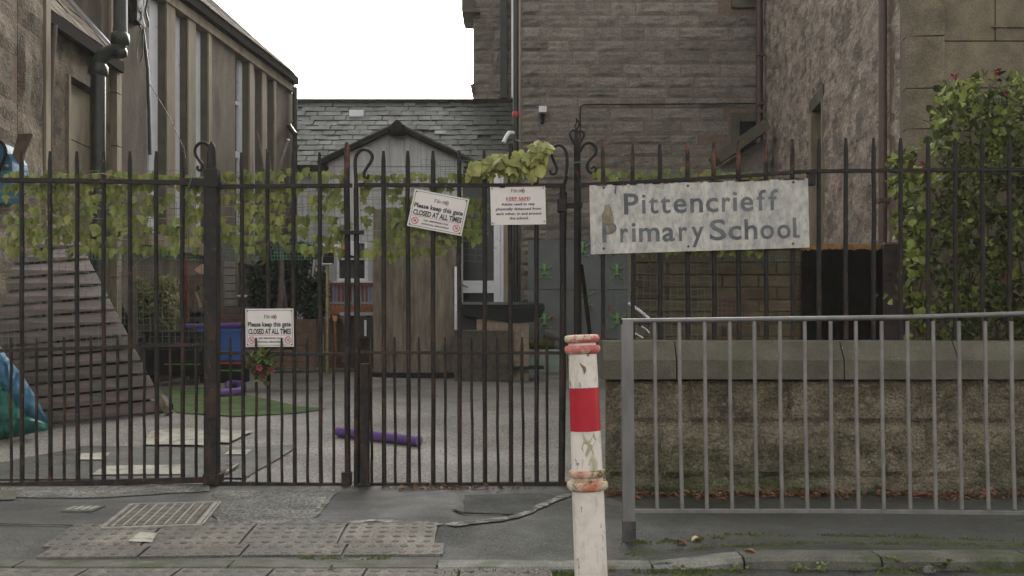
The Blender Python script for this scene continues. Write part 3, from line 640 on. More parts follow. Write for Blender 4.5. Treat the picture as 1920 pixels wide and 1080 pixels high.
# near block
nb = thing('stone_block_house', (-4.6, 9.3, 0), 'weathered sandstone block with squared corner stones at the left edge of the view', 'building')
MB().box(-4.9, -4.60, 7.6, 10.06, -.2, 7.2).obj('wall', m_mortar, nb)
LB = [me.copy() for me in ROUGH]
for me in LB: me.materials.clear(); me.materials.append(m_left)
z = -.1; r = 0
while z < 7:
    h = U(.36, .44); Yq = 9.32 + (.10 if r % 2 else 0)
    inst('stone', random.choice(LB), None, nb, (-4.60, (8.55 + Yq) / 2, z + h / 2), (0, 0, math.radians(90)), (Yq - 8.55 - .025, .045, h - .022))
    inst('stone', random.choice(LB), None, nb, (-4.60, 8.05, z + h / 2), (0, 0, math.radians(90)), (.96, .022, h - .015))
    z += h; r += 1
z = -.1
for h in (.9, .7, .85, .75, .8, .65, .9, .8, .9):
    inst('stone', random.choice(LB), None, nb, (-4.60, 9.68, z + h / 2), (0, 0, math.radians(90)), (.50 if h > .8 else .52, .05, h - .022)); z += h
MB().box(-4.615, -4.575, 9.955, 10.055, -.1, 7.1).obj('corner_strip', m_tan, nb)

# big black soil pipe
sp = thing('soil_pipe', (X(186, 11.3), 11.3, 0), 'large black cast iron soil pipe with a double bend in front of the porch', 'pipe')
Yp = 11.05
MB().tube([P(225, -60, Yp)] + smoothpath([P(225, 50, Yp), P(225, 78, Yp), P(219, 92, Yp), P(205, 98, Yp), P(192, 106, Yp), P(185, 120, Yp), P(184, 140, Yp)], 4) + [P(184, 620, Yp)], [.07] * 2 + [.076] * 23 + [.08] * 2, 14).obj('pipe', m_pipe, sp)
MB().lathe([(0, .09), (.02, .105), (.10, .105), (.13, .08)], P(184, 142, Yp), P(184, 100, Yp), 16).obj('collar', m_pipe, sp)
MB().lathe([(0, .08), (.02, .10), (.12, .10), (.15, .07)], P(225, 86, Yp), P(225, 40, Yp), 16).obj('collar', m_pipe, sp)
MB().lathe([(0, .01), (.01, .05), (.05, .066), (.12, .072), (.13, .05)], P(238, 98, Yp), P(200, 99, Yp), 14).obj('access_cap', m_pipe, sp)
MB().tube([P(237, -60, Yp), P(237, 88, Yp)], .012, 6).obj('thin_pipe', m_white, sp)
# squared stones right of the pipe
zz = .0
for h in [.62, .5, .58, .44, .6, .5, .62, .55]:
    inst('stone', FLATB[0], m_tan, hall, (X(210, 11.9), 11.86, zz + h / 2), (0, 0, 0), (.15, .14, h - .015)); zz += h

# ================================================================== BUILDING: low range at the back
bk = thing('low_classroom_range', (-.5, 19, .7), 'low range across the back of the yard under a long mossy slate roof', 'building')
RX0, RX1 = X(543, 19), X(975, 20.6)
YE, YR = 19.0, 21.5; ZE, ZR = 4.22, Z(193, 21.5)
MB().box(RX0 - .3, RX1 + .4, YE + .25, YE + .5, .5, ZE + .05).obj('wall', m_clad, bk)
slope = Vector((0, YR - YE, ZR - ZE)); su = slope.normalized()
rb = MB(); rb.prism([(RX0 - .4, YE, ZE), (RX1 + .5, YE, ZE), (RX1 + .5, YR, ZR), (RX0 - .4, YR, ZR)], (0, 0, -.08)); brf = rb.obj('roof', m_black, bk)
MB().box(RX0 - .4, RX1 + .5, YR - .08, YR + .12, ZR - .02, ZR + .07).obj('ridge', m_gutter, bk)
M = Matrix(((1, 0, 0), (0, su.y, 0), (0, su.z, 0))); M.col[2] = Vector((1, 0, 0)).cross(su); ER = M.to_euler()
rows = 13; SL = slope.length
for r in range(rows):
    n = 20
    for i in range(n):
        xx = RX0 - .35 + (RX1 - RX0 + .75) * (i + .5 + (.5 if r % 2 else 0)) / (n + .5)
        if random.random() < .012: continue
        c = Vector((xx + U(-.01, .01), YE, ZE)) + su * (r * SL / rows - .02 + U(-.008, .008)) + M.col[2] * (.006 + U(0, .012))
        o = inst('slate', SLT, None, brf, c, ER, ((RX1 - RX0 + .75) / n * U(.91, .95), SL / rows * .86, .018))
        o.rotation_euler.rotate_axis('X', U(-.06, .03)); o.rotation_euler.rotate_axis('Y', U(-.02, .02))
fl = MB(); c0 = P(655, 222, 21.0); c1 = P(682, 211, 21.0)
f_ = (212 - 190) / (300 - 190)
def on_roof(px, py):
    d = Vector(((px - 960) / F, 1, (640 - py) / F)); n = M.col[2]; q = Vector((0, YE, ZE)); c = Vector((0, 0, EYE)); tt = (q - c).dot(n) / d.dot(n); return c + d * tt
w = fl.add([on_roof(655, 222) + M.col[2] * .06, on_roof(682, 222) + M.col[2] * .06, on_roof(682, 211) + M.col[2] * .06, on_roof(655, 211) + M.col[2] * .06], [(0, 1, 2, 3)])
fl.prism([v for v in fl.v[:4]], -M.col[2] * .05); fl.obj('roof_light', m_white, bk)
MB().box(RX0 - .3, RX1 + .4, YE - .1, YE + .02, ZE - .10, ZE + .02).obj('gutter', m_gutter, bk)

# gabled porch building
gb = thing('gabled_porch', (X(745, 16.5), 16.5, .58), 'grey clad porch with a low pointed gable in the middle of the yard', 'building')
YG = 16.5; xa, xb = X(614, YG), X(876, YG); xm = X(745, YG); za = Z(300, YG); zm = Z(243, YG)
zgd = gz(YG) - .05
g = MB(); g.prism([(xa, YG, Z(312, YG)), (xb, YG, Z(312, YG)), (xb, YG, za), (xm, YG, zm), (xa, YG, za)], (0, 2.4, 0)); g.obj('gable', m_clad, gb)
npan = 9
for i in range(npan):
    x0 = xa + (xb - xa) * i / npan; x1 = xa + (xb - xa) * (i + 1) / npan
    zt = lambda x: za + (zm - za) * (1 - abs(x - xm) / (xb - xm)) - .03
    pb = MB(); pts = [(x0 + .004, YG - .015, Z(312, YG)), (x1 - .004, YG - .015, Z(312, YG)), (x1 - .004, YG - .015, zt(x1))]
    if x0 < xm < x1: pts.append((xm, YG - .015, zt(xm)))
    pts.append((x0 + .004, YG - .015, zt(x0))); pb.prism(pts, (0, .014, 0)); pb.obj('panel', m_clad, gb)
for sx in (-1, 1):
    e = P(745 + sx * 146, 310, YG); ap = P(745, 240, YG)
    d = (e - ap).normalized()
    MB().beam(ap + Vector((0, -.12, 0)), e + Vector((0, -.12, 0)), .07, .10).obj('bargeboard', m_gutter, gb)
    n_ = Vector((0, 2.6, 0)); MB().prism([ap + Vector((0, -.1, .03)), e + Vector((0, -.1, .03)), e + n_ + Vector((0, 0, .03)), ap + n_ + Vector((0, 0, .03))], (0, 0, .05)).obj('roof_slope', m_slate, gb)
MB().lathe([(0, .02), (.02, .13), (.12, .14), (.2, .08), (.26, .02)], P(745, 255, YG - .2), P(745, 228, YG - .2), 14).obj('finial', m_gutter, gb)
# lower walls of porch with window and door
MB().box(xa + .02, X(632, YG), YG, YG + .2, zgd, Z(312, YG)).obj('wall', m_clad, gb)
MB().box(X(632, YG), X(690, YG), YG, YG + .2, zgd, Z(528, YG)).obj('wall', m_clad, gb)
MB().box(X(632, YG), X(690, YG), YG, YG + .2, Z(452, YG), Z(312, YG)).obj('wall', m_clad, gb)
MB().box(X(690, YG), X(868, YG), YG, YG + .2, zgd, Z(312, YG)).obj('wall', m_clad, gb)
w = MB().box(X(632, YG), X(690, YG), YG + .08, YG + .1, Z(528, YG), Z(452, YG)).obj('window', m_glass, gb)
f = MB(); f.box(X(632, YG), X(690, YG), YG - .02, YG + .06, Z(528, YG), Z(522, YG)); f.box(X(684, YG), X(690, YG), YG - .02, YG + .06, Z(522, YG), Z(452, YG)); f.box(X(632, YG), X(636, YG), YG - .02, YG + .06, Z(522, YG), Z(452, YG)); f.box(X(636, YG), X(684, YG), YG - .02, YG + .06, Z(456, YG), Z(452, YG)); f.box(X(636, YG), X(684, YG), YG - .01, YG + .05, Z(487, YG), Z(484, YG)); f.obj('window_frame', m_white, w)
MB().box(X(628, YG), X(700, YG), YG - .12, YG, Z(534, YG), Z(528, YG)).obj('sill', m_white, gb)
# door
d = MB().box(X(866, YG), X(935, YG), YG + .10, YG + .12, zgd, Z(330, YG)).obj('door', m_glass, gb)
f = MB(); f.box(X(926, YG), X(938, YG), YG - .04, YG + .098, zgd, Z(326, YG)); f.obj('door_frame', m_white, d)
f = MB(); f.box(X(938.5, YG), X(944, YG), YG - .01, YG + .098, zgd, Z(326, YG)); f.obj('door_frame', m_white, d)
f = MB(); f.box(X(858, YG), X(866, YG), YG - .04, YG + .098, zgd, Z(326, YG)); f.obj('door_frame', m_white, d)
f = MB(); f.box(X(866, YG), X(926, YG), YG + .02, YG + .08, Z(549, YG), Z(526, YG)); f.obj('door_rail', m_white, d)
f = MB(); f.box(X(866, YG), X(892, YG), YG + .02, YG + .08, Z(622, YG), Z(612, YG)); f.obj('door_rail', m_white, d)
MB().tube([P(866, 534, YG - .02), P(877, 539, YG - .05)], .01, 6).obj('door_handle', m_black, d)
MB().box(X(944, YG), X(962, YG), YG, YG + .3, zgd, Z(300, YG)).obj('door_jamb', m_tan, gb)

# ================================================================== BUILDING: main dark stone building
mn = thing('main_school_building', (X(1200, 16.5), 16.5, .5), 'tall dark sandstone school building with coursed rubble wall in the middle', 'building')
YM = 16.5; mx0, mx1 = X(976, YM), X(1432, YM)
MB().box(mx0, mx1 + .6, YM, YM + 5.8, 0, 9.2).obj('wall', m_mortar, mn)
WX0, WX1, WZ0 = X(1375, YM), X(1440, YM), Z(320, YM)
z = .4; row = 0
while z < 7.4:
    h = U(.155, .235); q = .95 if row % 3 == 0 else (.35 if row % 3 == 1 else .62)
    if z > 1.0:
        inst('stone', ROUGH[row % 8], None, mn, (mx0 + .16 + (.06 if row % 2 else 0), YM, z + h / 2), (0, 0, 0), (.32 + (.12 if row % 2 else 0) - .018, .05, h - .018))
        x = mx0 + .32 + (.12 if row % 2 else 0)
        while x < mx1 - .05:
            w = U(.34, .82)
            if x + w > mx1 - .25: w = mx1 - x
            if not (z < Z(212, YM) and z + h > Z(345, YM) and x + w > X(1370, YM)) and not (z + h > Z(20, YM) and x + w > X(1366, YM)):
                inst('stone', random.choice(ROUGH), None, mn, (x + w / 2, YM, z + h / 2), (0, 0, 0), (w - .018, U(.014, .040), h - U(.013, .020)))
            x += w
    z += h; row += 1
# window surround by the stair, upper window corner
MB().box(X(1371, YM), X(1386, YM), YM - .03, YM + .05, Z(345, YM), Z(212, YM)).obj('window_surround', m_cope, mn)
MB().box(X(1386.5, YM), X(1432, YM), YM - .03, YM + .05, Z(228, YM), Z(212, YM)).obj('window_surround', m_cope, mn)
MB().box(X(1386.5, YM), X(1432, YM), YM - .015, YM + .05, Z(345, YM), Z(228.5, YM)).obj('window', m_glass, mn)
MB().box(X(1371, YM), X(1432, YM), YM - .06, YM + .05, Z(16, YM), Z(-30, YM)).obj('window_sill', m_cope, mn)
# cable run
MB().tube([P(1088, 262, YM - .08), P(1088, 215, YM - .08), P(1089, 200, YM - .08), P(1094, 196, YM - .08), P(1200, 195.5, YM - .08), P(1424, 194, YM - .08)], .012, 6).obj('cable', m_gutter, mn)
wl = MB().box(X(1010, YM), X(1024, YM), YM - .2, YM - .05, Z(215, YM), Z(204, YM)).obj('wall_light', m_whitebox, mn)
MB().box(X(1014, YM), X(1020, YM), YM - .06, YM, Z(232, YM), Z(206, YM)).obj('bracket', m_gutter, wl)
cm = MB(); cm.tube([P(944, 268, YM - .45), P(950, 256, YM - .4), P(955, 249, YM - .35), P(963, 250, YM - .3)], .035, 8); cm.tube([P(963, 250, YM - .3), P(966, 262, YM - .15), P(975, 266, YM)], .015, 6); cm.obj('security_camera', m_whitebox, mn)
MB().tube([(X(967, YM), YM - .05, .5), (X(967, YM), YM - .05, 7.5)], .045).obj('downpipe', m_pipe, mn)
MB().tube([(X(961.5, YM), YM + .1, Z(180, YM)), (X(961.5, YM), YM + .1, 7.5)], .022).obj('thin_pipe', m_white, mn)
MB().lathe([(0, .05), (.02, .06), (.09, .06), (.1, .04)], P(967, 221, YM - .05), P(967, 200, YM - .05), 12).obj('red_cap', m_redcap, mn)
MB().tube([(X(958, YM), YM + .2, .5), (X(958, YM), YM + .2, 4.2)], .06).obj('downpipe', m_pipe, mn)
# recessed tower behind the low roof
tw = thing('stair_tower', (X(925, 22.2), 22.2, .7), 'narrow dark stone stair tower rising behind the slate roof beside the main wall', 'building')
YT = 22.3; tx0, tx1 = X(888, YT), X(978, YT)
MB().box(tx0, tx1, YT, YT + 3, .5, 10).obj('wall', m_mortar, tw)
z = Z(190, YT) - .6
while z < 9.2:
    h = U(.2, .28); x = tx0 - .02
    while x < tx1:
        w = U(.22, .48); w = min(w, tx1 - x) if x + w < tx1 - .15 else tx1 - x
        inst('stone', random.choice(ROUGH), None, tw, (x + w / 2, YT, z + h / 2), (0, 0, 0), (w - .02, U(.03, .06), h - .02)); x += w
    z += h
MB().box(X(868, YT), X(900, YT), YT - .2, YT + 1, Z(28, YT), Z(22, YT)).obj('corbel', m_cope, tw)
MB().box(X(866, YT), X(889, YT), YT - .1, YT + 1, Z(22, YT), Z(-40, YT)).obj('corbel', m_cope, tw)
MB().prism([(X(886, YT), YT - .08, Z(178, YT)), (X(889, YT), YT - .08, Z(178, YT)), (X(889, YT), YT - .08, Z(158, YT)), (X(882, YT), YT - .08, Z(160, YT))], (0, .6, 0)).obj('corbel', m_cope, tw)
MB().box(X(938, YT), X(951, YT), YT - .13, YT - .05, Z(186, YT), 9.9).obj('downpipe', m_pipe, tw)

# ================================================================== BUILDING: right receding wall and ashlar front
rt = thing('right_school_wing', (3.2, 8.2, 0), 'sandstone wing on the right with a rough side wall and smooth squared front stones', 'building')
RD = Vector((.106, 1, 0)).normalized(); RN = Vector((-RD.y, RD.x, 0))
def rx(Y): return 3.19 + .106 * (Y - 8.2)
def rwall(name, m, Y0, Y1, z0, z1, front=0, depth=.35, nsub=1):
    a, b = Vector((rx(Y0), Y0, 0)), Vector((rx(Y1), Y1, 0)); L = (b - a).length
    M = Matrix.Translation(a) @ Matrix(((RD.x, -RN.x, 0, 0), (RD.y, -RN.y, 0, 0), (0, 0, 1, 0), (0, 0, 0, 1)))
    return MB().box(0, L, -front, depth, z0, z1, M).obj(name, m, rt)
def rough_sheet(Y0, Y1, z0, z1):
    mb = MB(); nx, nz = int((Y1 - Y0) / .06), int((z1 - z0) / .06); vs = []; fs = []
    for j in range(nz + 1):
        for i in range(nx + 1):
            Y = Y0 + (Y1 - Y0) * i / nx; z = z0 + (z1 - z0) * j / nz
            e = 0 if i in (0, nx) or j in (0, nz) else 1
            d = e * (.012 + .035 * abs(noise.noise(Vector((Y * 1.9, z * 3.2, 0)))) + .03 * noise.noise(Vector((Y * 6, z * 7, 3))))
            p = Vector((rx(Y), Y, z)) + RN * max(d, .003); vs.append(p)
    for j in range(nz):
        for i in range(nx):
            a = j * (nx + 1) + i; fs.append((a, a + nx + 1, a + nx + 2, a + 1))
    mb.add(vs, fs, True); return mb.obj('rubble_facing', m_rub, rt)
for a, b, z0, z1 in ((8.36, 11.45, -.2, 7), (12.32, 16.5, -.2, 7), (11.45, 12.32, 3.86, 7)):
    rwall('wall', m_mortar, a, b, z0, z1); rough_sheet(a + .01, b - .01, max(z0, 0), z1)
rwall('wall', m_mortar, 11.45, 12.32, -.2, 3.86, -.30, .36)
rwall('window', m_glass, 11.48, 12.2, 1.0, 3.70, -.22, .24)
rwall('lintel', m_cope, 11.46, 12.31, 3.70, 3.855, .02, .3)
rwall('jamb', m_tan, 12.13, 12.31, .2, 3.695, .022, .28); rwall('jamb', m_tan, 11.462, 11.52, .2, 3.695, .03, .28)
# corner stones along the side wall
z = 0; r = 0
while z < 7:
    h = .33 if r % 2 else .42; w = .28 if r % 2 else .34
    rwall('quoin', m_ash, 8.20, 8.20 + w * .5, z, z + h - .010, .0, .3); z += h; r += 1
# ashlar front facing the street
MB().box(3.205, 6.5, 8.23, 8.6, -.2, 7.2).obj('wall', m_mortar, rt)
zs = [Z(py, 8.2) for py in (640 + 215, 700, 620, 540, 460, 400, 320, 245, 165, 77, -20, -110, -200)]
wv = [(.34, 1.1, .9), (.62, 1.0, .9)]
for k in range(len(zs) - 1):
    x = 3.19
    if k == 8: ws = (.24, 1.2, .9)        # between 165 and 245
    elif k == 9: ws = (.72, 1.0, .9)
    elif k == 7: ws = (.24, .9, 1.2)
    else: ws = wv[k % 2]
    for w in ws:
        inst('ashlar_block', FLATB[1], m_ash, rt, (x + w / 2, 8.20, (zs[k] + zs[k + 1]) / 2), (0, 0, 0), (w - .010, .035, zs[k + 1] - zs[k] - .010)); x += w
inst('ashlar_block', FLATB[1], m_ash, rt, (X(1895, 8.19), 8.185, Z(50, 8.19)), (0, 0, 0), (.3, .02, .012))
# brown downpipes
MB().tube([(X(1655, 8.62), 8.62, .9), (X(1655, 8.62), 8.62, 7.2)], .036, 12).obj('downpipe', m_brownpipe, rt)
MB().box(X(1650, 8.62) - .02, X(1664, 8.62) + .05, 8.58, 8.68, Z(380, 8.62), Z(372, 8.62)).obj('pipe_bracket', m_brownpipe, rt)
MB().tube([(X(1424, 15.9), 15.9, .5), (X(1424, 15.9), 15.9, 7.2)], .055, 10).obj('downpipe', flat('reddish_pipe', (.06, .032, .03), .5), rt)
for py in (98, 190, 205): MB().box(X(1421, 15.8), X(1434, 15.8), 15.82, 15.9, Z(py + 5, 15.8), Z(py, 15.8)).obj('pipe_bracket', m_brownpipe, rt)
# sloping stair parapet
st = thing('stair_parapet', (X(1390, 15), 15, .5), 'sloping mossy stone stair parapet rising against the right wing', 'wall')
MB().prism([P(1335, 640, 15), P(1432, 640, 15), P(1432, 262, 15), P(1350, 312, 15), P(1335, 330, 15)], (0, .35, 0)).obj('wall', m_stone, st)
MB().beam(P(1340, 302, 14.97), P(1432, 238, 14.97), .16, .5).obj('coping', m_cope, st)
# ------------------------------------------------------------------ haze volume added over the whole place to veil it and lift the darks
hz = MB().box(-16, 16, -3.5, 40, -1.2, 10.6).obj('haze', m_black); tag(hz, kind='stuff')
hm = bpy.data.materials.new('veil_haze'); hm.use_nodes = True; hn = hm.node_tree; hn.nodes.clear()
ho = hn.nodes.new('ShaderNodeOutputMaterial'); hv = hn.nodes.new('ShaderNodeVolumePrincipled'); hv.inputs['Color'].default_value = (1, .98, .94, 1); hv.inputs['Density'].default_value = .0012
hn.links.new(hv.outputs[0], ho.inputs['Volume']); hz.data.materials.clear(); hz.data.materials.append(hm)
# ================================================================== boundary wall
bw = thing('boundary_wall', (2, 6.3, 0), 'low mossy stone boundary wall with smooth coping behind the guardrail', 'wall')
bx0 = X(1136, 6.3)
MB().box(bx0 + .03, 4.6, 6.335, 6.66, -.1, .70).obj('wall_core', m_wallst, bw)
xs = [bx0 - .02, X(1270, 6.25), X(1585, 6.25), X(1800, 6.25), X(1990, 6.25), 4.7]
for a, b in zip(xs, xs[1:]):
    mb = MB(); pr = [(6.27, .715), (6.27, .833), (6.36, .950), (6.72, .958), (6.72, .715)]
    n = 10; vs = []
    for i in range(n + 1):
        x = a + .004 + (b - a - .008) * i / n
        for (y, z) in pr: vs.append((x, y + .004 * noise.noise(Vector((x * 5, z * 9, 1))), z + .004 * noise.noise(Vector((x * 4, y * 3, 2)))))
    fs = [(i * 5 + k, i * 5 + (k + 1) % 5, (i + 1) * 5 + (k + 1) % 5, (i + 1) * 5 + k) for i in range(n) for k in range(5)] + [(4, 3, 2, 1, 0), tuple(n * 5 + k for k in range(5))]
    mb.add(vs, fs); mb.obj('coping_stone', m_cope, bw)
WST = []
for s in range(6):
    me = rough_block(s + 20, 16, 9, edge=.08).mesh('stone'); me.materials.append(m_wallst); WST.append(me)
def wstone(x0, x1, z0, z1): inst('stone', random.choice(WST), None, bw, ((x0 + x1) / 2, 6.335, (z0 + z1) / 2), (0, 0, 0), (x1 - x0 - U(.004, .012), U(.020, .06), z1 - z0 - U(.004, .012)))
for (z0, z1, js) in ((.44, .712, [1136, 1292, 1372, 1480, 1560, 1705, 1815, 1960, 2120]), (.10, .438, [1136, 1240, 1420, 1575, 1660, 1740, 1905, 2010, 2200]), (-.05, .098, [1136, 1378, 1455, 1640, 1700, 1870, 2060, 2250])):
    for a, b in zip(js, js[1:]): wstone(X(a, 6.3), X(b, 6.3), z0, z1 + U(-.012, .0))
pb = MB()
for k in range(200):
    x, z = U(.6, 3.6), U(.12, .70); s_ = U(.002, .006)
    if noise.noise(Vector((x * 2, z * 4, 3))) < -.05: continue
    pb.add([(x - s_, 6.30, z - s_ * .6), (x + s_, 6.30, z - s_ * .7), (x + s_ * .8, 6.30, z + s_ * .6), (x - s_ * .7, 6.30, z + s_ * .7), (x, 6.285, z)], [(0, 1, 4), (1, 2, 4), (2, 3, 4), (3, 0, 4)])
tag(pb.obj('grit', m_mortline, bw), kind='stuff')

# ================================================================== iron gates
YG0 = 6.69
def irp(px, py, Y=YG0): return P(px, py, Y)
_n = [0]
def bar(parent, name, px, py0, py1, w, m=m_iron, px1=None, Y=YG0, tip=True, sq=True):
    """vertical bar from top py0 to bottom py1 with a blunt tapered tip; w in metres"""
    px1 = px if px1 is None else px1; _n[0] += 1
    a, b = irp(px, py0, Y), irp(px1, py1, Y); mb = MB(); H = (b - a).length; k = 9
    pts = []; rs = []
    if tip: pts += [a, a.lerp(b, .07 / H)]; rs += [w * .30, w * .5]
    else: pts += [a]; rs += [w * .5]
    for i in range(1, k):
        t = i / k; q = a.lerp(b, t if not tip else .07 / H + (1 - .07 / H) * t)
        q = q + Vector((noise.noise(Vector((_n[0] * 1.37, i * .45, 0))) * .005, noise.noise(Vector((_n[0], i * 1.1, 5))) * .003, 0))
        pts.append(q); rs.append(w * .5 * (1 + .10 * noise.noise(Vector((_n[0] * 2, i * 1.7, 8)))))
    pts.append(b); rs.append(w * .52)
    mb.tube(pts, rs, 8); return mb.obj(name, m, parent, center=True)
def rail(parent, name, p0, p1, hpx, d=.03, Y=YG0, m=m_iron, dy=0):
    a, b = irp(*p0, Y), irp(*p1, Y); h = hpx / F * Y; n = 14; mb = MB(); _n[0] += 1; vs = []
    for i in range(n + 1):
        q = a.lerp(b, i / n); hh = h * (1 + .10 * noise.noise(Vector((i * .9, _n[0], 2)))) / 2; zz = .0025 * noise.noise(Vector((i * .7, _n[0], 6)))
        for (sy, sz) in ((-1, -1), (-1, 1), (1, 1), (1, -1)): vs.append((q.x, q.y + dy + sy * d / 2, q.z + zz + sz * hh))
    fs = [(i * 4 + k, i * 4 + (k + 1) % 4, (i + 1) * 4 + (k + 1) % 4, (i + 1) * 4 + k) for i in range(n) for k in range(4)] + [(3, 2, 1, 0), tuple(n * 4 + k for k in range(4))]
    return mb.add(vs, fs).obj(name, m, parent)
def scroll(parent, pts, r=.0125, Y=YG0, r1=None):
    pp = smoothpath([irp(x, y, Y) for x, y in pts]); n = len(pp)
    return MB().tube(pp, [r + ((r1 or r * .8) - r) * i / (n - 1) for i in range(n)], 8).obj('scroll', m_iron, parent)

# left leaf
gl = thing('double_gate_leaf', (X(190, YG0), YG0, 0), 'left iron gate leaf with alternating tall and short bars, leftmost part of the black gates', 'gate', 'iron gates of the school')
for tp, bp in ((-10, -8), (40.6, 41.5), (94, 95), (144, 146), (194, 194.5), (243.5, 245), (293, 294), (341.5, 343)): bar(gl, 'bar', tp, 284, 906, .031, px1=bp)
for x, y in ((-30, 634), (21, 634), (69, 633), (120.6, 632), (171, 630), (221, 628), (271, 626), (320, 623), (368, 622)): bar(gl, 'short_bar', x - .5, y, 904, .021, px1=x)
rail(gl, 'top_rail', (-40, 337), (392, 343), 8, .035); rail(gl, 'middle_rail', (-40, 659), (392, 645), 7, .035); rail(gl, 'bottom_rail', (-40, 911), (392, 899), 11, .04)
rail(gl, 'hinge_strap', (338, 341), (392, 342), 13, .045, dy=0)
# middle leaf with its thick post
gm = thing('gate_leaf_with_post', (X(400, YG0), YG0, 0), 'middle iron gate leaf beside the thick square post, carrying a notice and artificial flowers', 'gate', 'iron gates of the school')
mb = MB(); pw = .042
a = irp(398, 905); 
mb.box(irp(385, 0).x, irp(410, 0).x, YG0 - .044, YG0 + .044, Z(905, YG0), Z(318, YG0), None, .006); mb.obj('post', m_iron, gm)
mb = MB(); mb.lathe([(0, .034), (.06, .030), (.13, .027), (.16, .022), (.185, .006)], irp(397, 318), irp(397, 262), 10); mb.obj('post_tip', m_iron, gm)
mb = MB(); mb.box(irp(382, 0).x, irp(413, 0).x, YG0 - .052, YG0 + .052, Z(352, YG0), Z(341, YG0)); mb.obj('collar', m_iron, gm)
MB().box(irp(384, 0).x, irp(416, 0).x, YG0 - .05, YG0 + .05, Z(909, YG0), Z(888, YG0), None, .005).obj('post_foot', m_iron, gm)
scroll(gm, [(396, 292), (394, 278), (387, 269), (376, 268), (367, 276), (366, 288), (373, 300), (379, 309), (378, 317), (373, 319), (370, 315), (372, 311)], .0115)
for tp, bp in ((452.5, 457), (501.5, 504.5), (549.5, 553), (599, 602)): bar(gm, 'bar', tp, 286, 906, .027, px1=bp)
for x in (433, 481, 529, 577, 626): bar(gm, 'short_bar', x - 1, 633, 906, .019, px1=x, Y=YG0 - (.030 if x in (481, 529) else 0))
bar(gm, 'stile', 650.5, 267, 911, .040, px1=652, m=m_iron_tip)
rail(gm, 'top_rail', (400, 350), (660, 348), 7, .03); rail(gm, 'middle_rail', (400, 662), (656, 664), 6, .03); rail(gm, 'bottom_rail', (405, 906), (658, 909), 7, .036)
MB().box(irp(641, 0).x, irp(659, 0).x, YG0 - .03, YG0 + .03, Z(912, YG0), Z(885, YG0), None, .006).obj('stile_foot', m_iron, gm)
MB().box(irp(643, 0).x, irp(650, 0).x, YG0 - .02, YG0 + .02, Z(680, YG0), Z(664, YG0)).obj('latch', m_iron, gm)
# pedestrian gate
gpd = thing('pedestrian_gate', (X(860, YG0), YG0, 0), 'narrow iron pedestrian gate in the middle with scroll tops, carrying two white notices', 'gate', 'iron gates of the school')
mb = MB(); mb.tube([irp(667.5, 352), irp(669, 500), irp(670, 700), irp(669.5, 912)], [.016, .019, .021, .022], 8); mb.obj('stile', m_iron, gpd)
scroll(gpd, [(668, 352), (667, 330), (666, 305), (669, 290), (678, 281), (690, 282), (698, 292), (695, 304), (688, 314), (683, 324), (684, 332), (689, 333), (691, 327)], .0125)
mb = MB(); mb.tube([irp(1055, 345), irp(1056, 500), irp(1055, 700), irp(1053, 905)], [.020, .021, .023, .022], 8); mb.obj('stile', m_iron, gpd)
mb = MB(); mb.tube([irp(1056, 360), irp(1055, 520)], [.026, .019], 8); mb.obj('stile_sleeve', m_iron, gpd)
scroll(gpd, [(1056, 348), (1061, 335), (1063, 315), (1063, 293), (1058, 278), (1048, 272), (1038, 277), (1034, 288), (1039, 303), (1044, 316), (1040, 326), (1033, 325), (1031, 319)], .0115)
for tp, bp in ((719, 720), (764.5, 765.6), (812, 812), (861, 861.6), (908, 909), (956.5, 957.6), (1005.7, 1006)): bar(gpd, 'bar', tp, 283, 906, .030, px1=bp + .5)
for x in (697, 741.6, 787, 836, 886, 934, 981, 1027): bar(gpd, 'short_bar', x - 2, 632, 906, .019, px1=x)
rail(gpd, 'top_rail', (664, 347), (1058, 348), 7, .03); rail(gpd, 'middle_rail', (676, 661), (1056, 662), 6, .03); rail(gpd, 'bottom_rail', (676, 909), (1062, 907), 8, .04)
MB().box(irp(640, 0).x, irp(684, 0).x, YG0 - .06, YG0 - .035, Z(441, YG0), Z(434, YG0)).obj('latch', m_iron, gpd)
MB().box(irp(1045, 0).x, irp(1062, 0).x, YG0 - .03, YG0 + .03, Z(398, YG0), Z(374, YG0), None, .006).obj('hinge_collar', m_iron, gpd)
rail(gpd, 'bracket', (1056, 386), (1092, 385), 10, .03)
# drop-bolt housing standing beside the pedestrian gate
db = thing('gate_stop_post', (X(684, 6.66), 6.66, 0), 'short rusty square stub post between the middle leaf and the pedestrian gate', 'post')
MB().box(X(676, 6.64), X(692.5, 6.64), 6.60, 6.66, 0, Z(682, 6.64), None, .005).obj('stub', m_iron, db)
MB().box(X(673, 6.64), X(695, 6.64), 6.59, 6.67, -.01, .02).obj('foot_plate', m_iron, db)
# hanging post with finial
hp = thing('scroll_topped_post', (X(1084, YG0), YG0, 0), 'tall black iron hanging post with a curled crown finial at the end of the railing', 'post')
mb = MB(); mb.tube([irp(1082, 268), irp(1083, 400), irp(1083, 640), irp(1084, 905)], [.022, .024, .026, .028], 4, sm=False); mb.obj('post', m_iron, hp)
MB().tube([irp(1081, 270), irp(1081, 250), irp(1081, 243)], [.020, .014, .010], 8).obj('crown_stem', m_iron, hp)
MB().tube(smoothpath([irp(1080, 244), irp(1084, 238), irp(1086, 231), irp(1083, 226), irp(1080, 222)], 4), [.006] * 8 + [.006] * 9, 6).obj('hook', m_iron, hp)
MB().tube(smoothpath([irp(1080, 246), irp(1078, 236), irp(1081, 230), irp(1081.5, 224)], 4), .005, 6).obj('hook', m_iron, hp)
scroll(hp, [(1079, 272), (1073, 262), (1069, 253), (1071, 246), (1076, 244), (1080, 249)], .0085)
